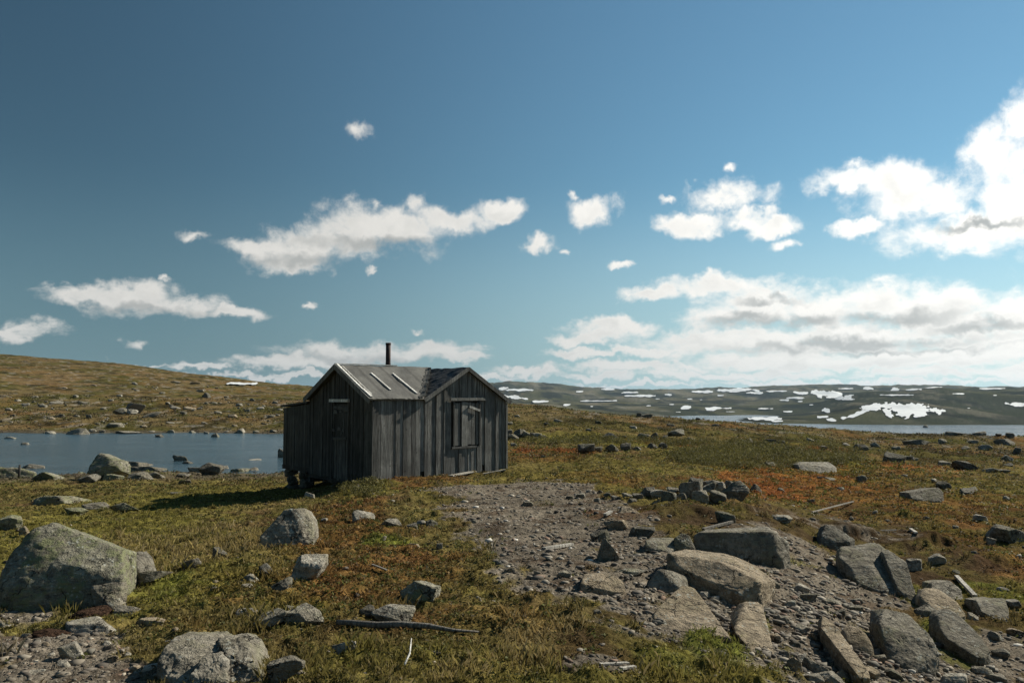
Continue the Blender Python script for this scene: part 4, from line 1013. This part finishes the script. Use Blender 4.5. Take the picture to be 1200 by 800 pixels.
a = hit(22,560); f = MB(); f.tube([(a[0],a[1],a[2]-.1),(a[0]+.01,a[1],a[2]+.25),(a[0]+.02,a[1],a[2]+.52)],[.05,.045,.04],8,.5)
tag(f.build('stake', M_drift, None, True), 'short dark stake standing among the shore rocks at the left edge', 'stake')

# ------------------------------------------------------------------ snow patches draped on the far hills
def snow(px, py, w, h, seed, label, group='snow patches on the far hills', ang=0, nu=110, nv=36):
    us = np.linspace(-1.15,1.15,nu); vs = np.linspace(-1.25,1.25,nv)
    pts = np.full((nu,nv,3), np.nan); ok = np.zeros((nu,nv), bool)
    ca, sa = math.cos(ang), math.sin(ang)
    NN = fbm2(np.add.outer(us*w/20, vs*0)+seed*5.1, np.add.outer(us*0, vs*h/13)+seed*2.3, 3, seed, .5)
    for i, u in enumerate(us):
        for j, v in enumerate(vs):
            n_ = NN[i, j]
            d = .86-math.hypot(u, v)+.85*n_
            if d < .0: continue
            ppx = px+(u*w/2)*ca-(v*h/2)*sa; ppy = py+(u*w/2)*sa+(v*h/2)*ca
            hh = hitg(ppx, ppy, 180)
            if hh is None or hh[2] < LAKE+.3: continue
            pts[i,j] = hh; pts[i,j,2] += .0008*hh[1]+.2; pts[i,j,1] -= .002*hh[1]; ok[i,j] = True
    # keep the largest connected piece: one patch, one mesh
    lab = np.zeros((nu,nv), int); best = 0; bl = 0; c_ = 0
    for i in range(nu):
        for j in range(nv):
            if ok[i,j] and not lab[i,j]:
                c_ += 1; st = [(i,j)]; lab[i,j] = c_; cnt = 0
                while st:
                    a_, b_ = st.pop(); cnt += 1
                    for e, g_ in ((a_+1,b_),(a_-1,b_),(a_,b_+1),(a_,b_-1)):
                        if 0 <= e < nu and 0 <= g_ < nv and ok[e,g_] and not lab[e,g_] and abs(pts[e,g_,1]-pts[a_,b_,1]) < .25*pts[a_,b_,1]: lab[e,g_] = c_; st.append((e,g_))
                if cnt > best: best = cnt; bl = c_
    ok &= lab == bl
    V_ = []; idx = -np.ones((nu,nv), int); Fs = []
    for i in range(nu):
        for j in range(nv):
            if ok[i,j]: idx[i,j] = len(V_); V_.append(pts[i,j])
    for i in range(nu-1):
        for j in range(nv-1):
            q = [(i,j),(i,j+1),(i+1,j+1),(i+1,j)]
            q = [a for a in q if ok[a]]
            if len(q) >= 3:
                ys = [pts[a][1] for a in q]
                if max(ys)-min(ys) < .28*min(ys): Fs.append([idx[a] for a in q])
    if not Fs: return None
    me = make_mesh('snow_patch', V_, Fs, M_snow, True)
    o = link('snow_patch', me); return tag(o, label, 'snow patch', group)
special = [
 (284,450.5,36,3,'long thin snow patch on the crest of the brown left hill',0),
 (1066,481,72,17,'largest snow patch, spread down the dark slope above the right lake',0),
 (1030,477,44,9,'upper left arm of the largest snow patch above the right lake',-.12),
 (1002,486,46,5,'slanting snow strip running down to the lake left of the largest patch',-.32),
 (967,463,64,9,'broad snow patch high on the far hill left of the dark slope',.06),
 (1047,459,15,8,'steep small snow patch near the skyline above the largest patch',-.2),
 (968,481,12,6,'isolated snow patch right of the peninsula',0),
 (897,491.5,60,5,'streaky snow on the low peninsula by the lake',0),
 (610,457.5,34,3,'bright snow band across the far flat-topped mountain beside the hut',.0),
 (604,466,34,5,'bluish snow field low on the far mountain beside the hut',.15),
]
for k, (px, py, w, h, lab, ang) in enumerate(special): snow(px, py, w, h, 300+k, lab, None, ang)
smalls = [(590,456,14,5),(633,471,22,2.6),(680,459.5,12,3),(713,457,15,2),(740,460.5,23,2.6),(782,463,18,2.6),(664,475,9,3),(693,477,5,2),(786,474.5,9,2),(805,478,22,4.5),(835,479.5,16,4.5),(795,483.5,16,2),(857,483,12,1.5),(737,464,7,1.6),(809,468,7,1.3),(821,469,5,1.3),(770,468,8,1.5),
 (865,457.5,50,5),(886,461,28,3),(935,461,22,4),(917,469.5,12,2),(937,471,10,2),(923,483,14,2.6),(897,479.5,18,1.8),(965,489,14,3),(973,493,14,4),(910,494,20,2),(1068,457,24,2.5),(1018,456,20,4),(1121,462,18,2),(1190,474,26,5),(1090,454.5,30,2),(1160,456,40,2),(720,470,5,1.2),(760,476,6,1.2),(845,464,8,1.4),(990,456,16,2),(1134,479,5,2),(1165,464,9,1.5),(950,475,6,1.3)]
rs = random.Random(9)
for _ in range(9):
    xx = rs.uniform(700,1200); smalls.append((xx, rs.uniform(456.5,472 if xx > 960 else 484), rs.uniform(22,52), rs.uniform(1.6,3)))
for k, (px, py, w, h) in enumerate(smalls): snow(px, py, w, h, 400+k, 'small snow patch left on the far hills beyond the lake', 'small snow patches on the far hills', 0, 70, 22)

# ------------------------------------------------------------------ ground plants and pebbles (uncountable)
def scatter(n, r0, r1, seed, a0=-36, a1=36):
    rg = np.random.default_rng(seed)
    r = np.exp(rg.uniform(math.log(r0), math.log(r1), n)); a = np.radians(rg.uniform(a0, a1, n))
    return r*np.sin(a), r*np.cos(a), r, rg
def hutmask(x, y):
    dx = x-A0[0]; dy = y-A0[1]; s = dx*math.cos(UA)+dy*math.sin(UA); tt = -dx*math.sin(UA)+dy*math.cos(UA)
    return (s > -.02) & (s < LS) & (tt > -.02) & (tt < W+LT)
def zstore(x, y):
    out = np.empty(len(x))
    for k in range(0, len(x), 200000): out[k:k+200000] = zsurf(x[k:k+200000], y[k:k+200000])
    return out
# grass blades
def blades(name, n, r0, r1, seed, per, hfun, label, wk):
    x, y, r, rg = scatter(n, r0, r1, seed)
    c_, v_, g_, s_, zz_ = zones(x, y)
    keep = (rg.random(n) < wk(v_, s_, zz_, x, y)) & ~hutmask(x, y)
    x, y, r, c_, s_ = x[keep], y[keep], r[keep], c_[keep], s_[keep]; m = len(x)
    z = zstore(x, y)
    k = (z > WATER+.03) | (x > -4); x, y, r, c_, s_, z = x[k], y[k], r[k], c_[k], s_[k], z[k]; m = len(x)
    hgt = hfun(r, s_, rg, m)
    X_ = np.repeat(x, per); Y_ = np.repeat(y, per); Z_ = np.repeat(z, per); H_ = np.repeat(hgt, per)*rg.uniform(.45,1.15,m*per); R_ = np.repeat(r, per)
    cc = np.repeat(c_, per, 0); N = m*per
    sp = H_*.55; X_ += rg.normal(size=N)*sp; Y_ += rg.normal(size=N)*sp
    a = rg.uniform(0, 2*np.pi, N); ln = rg.uniform(.15,.9,N)*H_; wd = np.maximum(.0022, R_*.00045)*rg.uniform(.7,1.5,N)
    wx_, wy_ = np.cos(a+1.57)*wd, np.sin(a+1.57)*wd
    lx, ly = np.cos(a)*ln, np.sin(a)*ln
    Vv = np.stack([np.stack([X_-wx_, Y_-wy_, Z_-.01],1), np.stack([X_+wx_, Y_+wy_, Z_-.01],1),
                   np.stack([X_+lx*.35+wx_*.7, Y_+ly*.35+wy_*.7, Z_+H_*.6],1), np.stack([X_+lx, Y_+ly, Z_+H_],1)],1).reshape(-1,3)
    o = np.arange(N)*4
    Ff = np.stack([np.stack([o,o+1,o+2],1), np.stack([o,o+2,o+3],1)],1).reshape(-1,3)
    br_ = rg.uniform(.7,1.5,N)[:,None]; st = (rg.random(N) < (.10+.4*np.repeat(s_,per)))[:,None]
    col_ = np.where(st, np.array([[.30,.235,.115]])*rg.uniform(.6,1.2,N)[:,None], np.clip(cc,0,.3)*1.25*br_)
    me = make_mesh(name, Vv, Ff, M_leaf, False, np.repeat(col_, 4, 0))
    o = link(name, me); tag(o, label, 'grass', kind='stuff'); return o
blades('grass', 26000, 4.3, 30, 901, 9, lambda r, s, rg, m: rg.uniform(.018,.045,m)*(1+.9*s)*(1+r*.02), 'short mixed green and straw grass over the near ground',
       lambda v, s, z, x, y: np.clip(v*(.25+.6*z['green']+.5*z['straw']+.35*z['moss']*0)-.5*z['rust']*(1-z['straw']), .02, 1))
blades('grass', 2600, 4.4, 26, 905, 26, lambda r, s, rg, m: rg.uniform(.05,.12,m), 'scattered taller tufts of straw-coloured and green grass',
       lambda v, s, z, x, y: np.clip(v*sstep(.05,.4,fbm2(x*1.2,y*1.2,3,401))*(.5+.8*z['green']+.8*z['straw']), 0, 1))
# heath leaves: tiny leaf clumps
def heath(name, n, r0, r1, seed, per, size, label, wk):
    x, y, r, rg = scatter(n, r0, r1, seed)
    c_, v_, g_, s_, zz_ = zones(x, y)
    keep = (rg.random(n) < wk(v_, s_, zz_, x, y)) & ~hutmask(x, y)
    x, y, r, c_ = x[keep], y[keep], r[keep], c_[keep]
    z = zstore(x, y); k = (z > WATER+.03) | (x > -4); x, y, r, c_, z = x[k], y[k], r[k], c_[k], z[k]; m = len(x); N = m*per
    S = size(r)*rg.uniform(.6,1.5,m); S_ = np.repeat(S, per)
    th = rg.uniform(0, 2*np.pi, N); q = np.sqrt(rg.random(N)); hh = rg.random(N)*np.sqrt(np.maximum(0,1-q*q))*.75
    cx = np.repeat(x,per)+np.cos(th)*q*S_; cy = np.repeat(y,per)+np.sin(th)*q*S_; cz = np.repeat(z,per)+hh*S_*.55+.003
    ls = S_*rg.uniform(.13,.28,N)
    A1 = rg.normal(size=(N,3)); A1 /= np.linalg.norm(A1,axis=1)[:,None]; A2 = rg.normal(size=(N,3)); A2 -= (A1*A2).sum(1)[:,None]*A1; A2 /= np.linalg.norm(A2,axis=1)[:,None]
    alt = rg.random(m); c_ = np.where((alt < .28)[:,None], np.array([[.088,.092,.026]]), np.where((alt > .88)[:,None], c_*.55, c_))
    c3 = np.stack([cx,cy,cz],1)
    Vv = np.stack([c3-A1*ls[:,None], c3+A2*ls[:,None]*.6, c3+A1*ls[:,None], c3-A2*ls[:,None]*.6],1).reshape(-1,3)
    o = np.arange(N)*4; Ff = np.stack([o,o+1,o+2,o+3],1)
    cl = np.repeat(np.clip(c_,0,.3)*rg.uniform(.65,1.4,m)[:,None],per,0)*rg.uniform(.6,1.6,N)[:,None]
    me = make_mesh(name, Vv, Ff, M_leaf, False, np.repeat(np.clip(cl,0,.6), 4, 0))
    o = link(name, me); tag(o, label, 'heath plants', kind='stuff'); return o
heath('heather', 34000, 4.3, 30, 911, 12, lambda r: .028+r*.0035, 'low rusty and green heather and moss over the near ground',
      lambda v, s, z, x, y: np.clip(v*(.35+.8*z['rust']+.5*z['moss']+.7*z['red']), .02, 1))
heath('heather', 46000, 26, 170, 912, 8, lambda r: .06+r*.0032, 'brown and green heath plants over the middle distance and the hillside foot',
      lambda v, s, z, x, y: np.clip(.45+.5*z['rust'], .02, 1))
# low green willow scrub
def scrub():
    rg = np.random.default_rng(77); xs = []; ys = []
    for (px, py, rx, ry, n) in ((900,536,115,14,900),(700,517,90,4,160),(825,521,70,4,160),(424,573,28,8,60)):
        for _ in range(n):
            a = rg.uniform(0,2*np.pi); q = math.sqrt(rg.random()); h_ = hit(px+math.cos(a)*q*rx, py+math.sin(a)*q*ry, n=700)
            if h_ is not None: xs.append(h_[0]); ys.append(h_[1])
    x = np.array(xs); y = np.array(ys); r = np.hypot(x,y); z = zstore(x,y); m = len(x); per = 60; N = m*per
    S_ = np.repeat(np.clip(.12+r*.005, .1, .38)*rg.uniform(.6,1.3,m), per)
    D = rg.normal(size=(N,3)); D /= np.linalg.norm(D,axis=1)[:,None]; D[:,2] = np.abs(D[:,2])*.8; rad = rg.uniform(.4,1,N)**.5
    c3 = np.stack([np.repeat(x,per),np.repeat(y,per),np.repeat(z,per)],1)+D*(S_*rad)[:,None]
    ls = S_*rg.uniform(.07,.13,N)
    A1 = rg.normal(size=(N,3)); A1[:,2] += .8; A1 /= np.linalg.norm(A1,axis=1)[:,None]; A2 = rg.normal(size=(N,3)); A2 -= (A1*A2).sum(1)[:,None]*A1; A2 /= np.linalg.norm(A2,axis=1)[:,None]
    Vv = np.stack([c3-A1*ls[:,None], c3+A2*ls[:,None]*.5, c3+A1*ls[:,None], c3-A2*ls[:,None]*.5],1).reshape(-1,3)
    o = np.arange(N)*4; Ff = np.stack([o,o+1,o+2,o+3],1)
    cl = np.repeat(np.array([[.115,.105,.036]])*rg.uniform(.6,1.35,m)[:,None],per,0)*rg.uniform(.6,1.5,N)[:,None]
    me = make_mesh('willow_scrub', Vv, Ff, M_leaf, False, np.repeat(cl, 4, 0)); tag(link('willow_scrub', me), 'low green willow scrub on the moor', 'scrub', kind='stuff')
scrub()
# pebbles
def pebbles():
    n = 140000; x, y, r, rg = scatter(n, 4.3, 26, 921)
    c_, v_, g_, s_, zz_ = zones(x, y)
    bank = np.exp(-((np.stack([x,y],1)-hit(940,715)[:2])**2).sum(1)/(2*1.0**2))+np.exp(-((np.stack([x,y],1)-hit(1000,770)[:2])**2).sum(1)/(2*.9**2))
    keep = (rg.random(n) < g_*(.50+.35*np.clip(bank,0,1))+.012) & ~hutmask(x,y)
    x, y, r, bank = x[keep], y[keep], r[keep], bank[keep]; z = zstore(x,y); m = len(x)
    k = len(ico(1)[0]); Fc = ico(1)[1]
    VR = np.stack([random_rock((2,2,2), 1, 5000+q, .3, 60, .03)[0] for q in range(24)])
    size = np.exp(rg.normal(size=m)*.85)*(.0032+.00036*r)*(1+.6*np.clip(bank,0,1)); size = np.clip(size,.003,.042)
    sc = rg.uniform(.55,1.3,(m,3))*np.array([1.2,1,.6]); an = rg.uniform(0,2*np.pi,m)
    base = VR[rg.integers(0,24,m)]*sc[:,None,:]*size[:,None,None]
    ca, sa = np.cos(an)[:,None], np.sin(an)[:,None]
    Vv = np.stack([base[...,0]*ca-base[...,1]*sa+x[:,None], base[...,0]*sa+base[...,1]*ca+y[:,None], base[...,2]+(z+size*.05)[:,None]],-1).reshape(-1,3)
    Ff = (Fc[None]+(np.arange(m)*k)[:,None,None]).reshape(-1,3)
    pal = np.array([[.21,.18,.14],[.14,.12,.098],[.34,.30,.24],[.08,.068,.055],[.21,.14,.10],[.50,.47,.42],[.17,.155,.125]])
    cl = pal[rg.choice(7,m,p=[.24,.27,.10,.22,.07,.02,.08])]*rg.uniform(.7,1.2,m)[:,None]
    me = make_mesh('pebbles', Vv, Ff, M_peb, False, np.repeat(cl,k,0)); tag(link('pebbles', me), 'loose grey and tan pebbles over the gravel path and bank', 'pebbles', kind='stuff')
pebbles()

# ------------------------------------------------------------------ haze
def haze():
    x0,x1,y0,y1,z0,z1 = -9500,9500,-9500,9500,-60,130
    v = [(x0,y0,z0),(x1,y0,z0),(x1,y1,z0),(x0,y1,z0),(x0,y0,z1),(x1,y0,z1),(x1,y1,z1),(x0,y1,z1)]
    fc = [[0,3,2,1],[4,5,6,7],[0,1,5,4],[1,2,6,5],[2,3,7,6],[3,0,4,7]]
    m = bpy.data.materials.new('haze_air'); m.use_nodes = True; nt = m.node_tree; nt.nodes.clear()
    o = nt.nodes.new('ShaderNodeOutputMaterial'); pv = nt.nodes.new('ShaderNodeVolumePrincipled')
    pv.inputs['Color'].default_value = (.55,.76,1,1); pv.inputs['Density'].default_value = .00005; pv.inputs['Anisotropy'].default_value = .3
    nt.links.new(pv.outputs[0], o.inputs['Volume'])
    tag(link('haze', make_mesh('haze', v, fc, m)), 'thin blue air haze over the moor and far hills', 'haze', kind='stuff')
HAZE = True
if HAZE: haze()

# ------------------------------------------------------------------ sun, sky and clouds
SUN_EL = R(36); SUN_AZ = math.atan2(.845, .535)      # clockwise from +Y
sd = Vector((math.sin(SUN_AZ)*math.cos(SUN_EL), math.cos(SUN_AZ)*math.cos(SUN_EL), math.sin(SUN_EL)))
ld = bpy.data.lights.new('sun', 'SUN'); ld.energy = 5.0; ld.angle = R(.53); ld.color = (1, .925, .77)
lo = bpy.data.objects.new('sun', ld); COL.objects.link(lo); lo.rotation_euler = (-sd).to_track_quat('-Z', 'Y').to_euler(); lo.location = (20, 20, 30)

w = bpy.data.worlds.new('World'); scene.world = w; w.use_nodes = True; nt = w.node_tree; nt.nodes.clear(); t = NT_(nt)
out = t.new('ShaderNodeOutputWorld'); bg = t.new('ShaderNodeBackground'); t.l.new(bg.outputs[0], out.inputs[0])
BG = .050
bg.inputs['Strength'].default_value = BG
sky = t.new('ShaderNodeTexSky', sky_type='NISHITA'); sky.sun_disc = False; sky.sun_elevation = SUN_EL; sky.sun_rotation = SUN_AZ
sky.altitude = 1000; sky.air_density = 1.0; sky.dust_density = .15; sky.ozone_density = 1.0
tc = t.new('ShaderNodeTexCoord'); D = tc.outputs['Generated']
sx = t.new('ShaderNodeSeparateXYZ'); t.l.new(D, sx.inputs[0])
az = t.math('ARCTAN2', sx.outputs['X'], sx.outputs['Y']); el = t.math('ARCSINE', sx.outputs['Z'])
# cloud noise space: layers flatten towards the horizon
lel = t.math('MULTIPLY', t.math('LOGARITHM', t.math('ADD', t.math('MAXIMUM', el, 0.0), .07), math.e), .30)
cmb = t.new('ShaderNodeCombineXYZ'); t.l.new(az, cmb.inputs[0]); t.l.new(lel, cmb.inputs[1]); NP = cmb.outputs[0]
def ofs(v, d): return t.vmath('ADD', v, d)
warp = t.noise(NP, 9, 4, .6, out='Color')
wv_ = t.vmath('SCALE', t.vmath('SUBTRACT', warp, (.5,.5,.5))); wv_.node.inputs['Scale'].default_value = .045
n_a = t.noise(t.vmath('ADD', NP, wv_), 19, 12, .63)
# sample shifted towards the sun for self-shading
n_b = t.noise(ofs(t.vmath('ADD', NP, wv_), (.006,.018,0)), 19, 4, .5)
n_w = t.noise(NP, 5, 3, .5)
cmb2 = t.new('ShaderNodeCombineXYZ'); t.l.new(az, cmb2.inputs[0]); t.l.new(el, cmb2.inputs[1])
w2 = t.vmath('SCALE', t.vmath('SUBTRACT', t.noise(cmb2.outputs[0], 26, 5, .6, out='Color'), (.5,.5,.5))); w2.node.inputs['Scale'].default_value = .045
AE = t.vmath('ADD', cmb2.outputs[0], w2)
def dirpx(px, py):
    a, b_ = slopes(px, py); l = math.sqrt(a*a+1+b_*b_); return math.atan2(a, 1), math.asin(b_/l)
CL = [(413,152,24,14),(300,288,44,13),(345,292,60,24),(400,278,60,22),(440,264,60,24),(480,272,52,26),(440,238,12,14),(530,262,50,15),(588,250,30,14),(490,242,16,12),(345,308,46,11),
 (226,272,24,9),(435,312,8,6),(105,345,56,13),(165,350,62,20),(215,357,45,15),(275,366,38,8),(200,329,12,6),(33,388,42,13),(160,398,18,7),(362,358,12,5),(490,385,9,4),
 (690,246,32,17),(672,230,9,10),(628,286,24,9),(662,294,10,6),(730,310,15,7),(600,243,18,12),(850,230,48,20),(810,264,42,14),(880,256,32,14),(905,264,42,11),(784,234,12,7),(922,284,24,9),(853,195,12,8),
 (1000,208,52,17),(1075,236,72,26),(1120,272,95,24),(1170,190,50,45),(1205,140,35,40),(1195,240,60,55),(1050,214,50,26),(1010,270,34,12),(1260,180,60,80),
 (830,338,60,14),(765,345,42,10),(900,358,110,26),(1010,360,140,30),(1120,372,110,32),(1200,372,60,38),(715,383,56,11),(690,396,46,9),(850,398,130,18),(1000,398,190,24),(1150,400,100,28),(760,412,60,8),(900,420,150,12),(1100,420,150,14),(1280,380,120,60),
 (420,414,88,13),(500,410,56,12),(330,426,80,8),(540,420,30,7),(240,430,40,4),(370,440,120,3.5),(170,426,34,3),
 (620,436,50,5),(700,440,60,4.5),(800,438,60,6),(900,440,120,6),(1080,438,120,7),(1200,434,80,9),(1000,449,250,4),(750,450,90,2.5),(760,430,130,7),(980,428,180,8),(1150,415,120,14),(940,408,120,10),(700,414,70,6),(330,441,130,3),(560,443,40,3)]
fld = None
for (px, py, rx, ry) in CL:
    if rx == 0: continue
    a0, e0 = dirpx(px, py); a1, e1 = dirpx(px+rx, py); a2, e2 = dirpx(px, py-ry)
    ra = abs(a1-a0)*1.08; re = abs(e2-e0)*1.10
    v = t.vmath('MULTIPLY', t.vmath('SUBTRACT', AE, (a0, e0, 0)), (1/ra, 1/re, 1))
    # z channel carries warp; drop it
    v.node.inputs[1].default_value = (1/ra, 1/re, 0)
    d = t.vmath('LENGTH', v)
    g = t.math('SUBTRACT', 1.0, d) if rx > 26 else t.math('MULTIPLY_ADD', d, -.8, .60)
    fld = g if fld is None else t.math('SMOOTH_MAX', fld, g, .22)
# clouds in the rest of the sky (outside the photograph's view) follow noise alone
side = t.math('MAXIMUM', t.ramp(t.math('ABSOLUTE', az), R(42), R(55)), t.ramp(el, R(30), R(42)))
gen = t.math('MULTIPLY_ADD', n_w, 3.0, -2.3)
fld = t.math('MAXIMUM', fld, t.math('MULTIPLY_ADD', side, 3.0, -3.0))
fld = t.math('ADD', t.math('MULTIPLY', fld, t.math('SUBTRACT', 1.0, side)), t.math('MULTIPLY', gen, side))
fc_ = t.math('MINIMUM', fld, .62)
den = t.math('ADD', t.math('MULTIPLY', fc_, 1.15), t.math('MULTIPLY', t.math('SUBTRACT', n_a, .47), 2.3))
alpha = t.math('POWER', t.ramp(den, -.14, .74), 1.15)
sunv = t.vmath('DOT_PRODUCT', D, tuple(sd))
glow = t.ramp(sunv, .35, .95)                       # forward scattering near the sun
white = t.mix(glow, (11.8,11.6,11.0), (20,19.6,18.6))
grey = t.mix(glow, (7.0,7.2,7.0), (8.0,8.4,8.3))
relief = t.ramp(t.math('SUBTRACT', n_a, n_b), -.14, .12)
thick = t.ramp(den, .35, 1.1)
# flat bases of the larger clouds
SH = [(930,376,100,9),(1035,374,100,11),(1150,384,70,8),(870,372,45,7),(900,352,40,5),(1060,412,120,4),(440,288,110,9),(345,306,60,9),(170,362,80,7),(420,420,90,6),(1150,262,70,5),(1000,404,180,8)]
sf = None
for (px, py, rx, ry) in SH:
    a0, e0 = dirpx(px, py); a1, _ = dirpx(px+rx, py); _, e2 = dirpx(px, py-ry)
    v = t.vmath('MULTIPLY', t.vmath('SUBTRACT', AE, (a0, e0, 0)), (1/(a1-a0), 1/(e2-e0), 0))
    g = t.ramp(t.vmath('LENGTH', v), 1.5, .2); sf = g if sf is None else t.math('MAXIMUM', sf, g)
sf = t.math('MULTIPLY', sf, t.ramp(n_b, .22, .52))
gz = t.math('MAXIMUM', t.math('MULTIPLY', sf, 1.0), t.math('MULTIPLY', t.math('SUBTRACT', 1.0, relief), t.math('MULTIPLY', thick, .38)))
ccol = t.mix(gz, white, grey)
# hazy horizon in front of the clouds
hz = t.ramp(el, R(9), R(0), 0, .35)
# clear mountain air: cyan-leaning blue, brighter towards the sun, no yellow dust at the horizon
skyc = t.mix(1.0, sky.outputs[0], (.69, .97, .91), 'MULTIPLY')
skyc = t.mix(t.ramp(el, R(16), R(0), 0, .75), skyc, t.mix(t.ramp(sunv, .1, .9), (2.8,4.8,6.1), (6.4,8.2,8.8)))
sg = t.vmath('SCALE', skyc); t.l.new(t.ramp(sunv, .12, .98, .74, 1.68), sg.node.inputs['Scale']); skyc = sg
ccol = t.mix(hz, ccol, t.mix(glow, (6.4,7.0,7.1), (12.5,12.8,12.2)))
cc = t.mix(alpha, skyc, ccol)
t.l.new(cc, bg.inputs['Color'])

# ------------------------------------------------------------------ camera and output
cd = bpy.data.cameras.new('camera'); cam = bpy.data.objects.new('camera', cd); COL.objects.link(cam)
cd.sensor_width = 36; cd.lens = 28; cd.clip_start = .1; cd.clip_end = 30000
cam.location = (0, 0, CZ); cam.rotation_euler = (math.pi/2+PITCH, 0, 0); scene.camera = cam
scene.render.resolution_x = 1024; scene.render.resolution_y = 682
vs_ = scene.view_settings; vs_.view_transform = 'Standard'; vs_.look = 'None'; vs_.exposure = .34; vs_.gamma = 1
scene.render.engine = 'CYCLES'; scene.cycles.volume_bounces = 0; scene.cycles.max_bounces = 6; scene.cycles.volume_step_rate = 10
print('rocks', rock_count, 'verts', sum(len(m.vertices) for m in bpy.data.meshes))
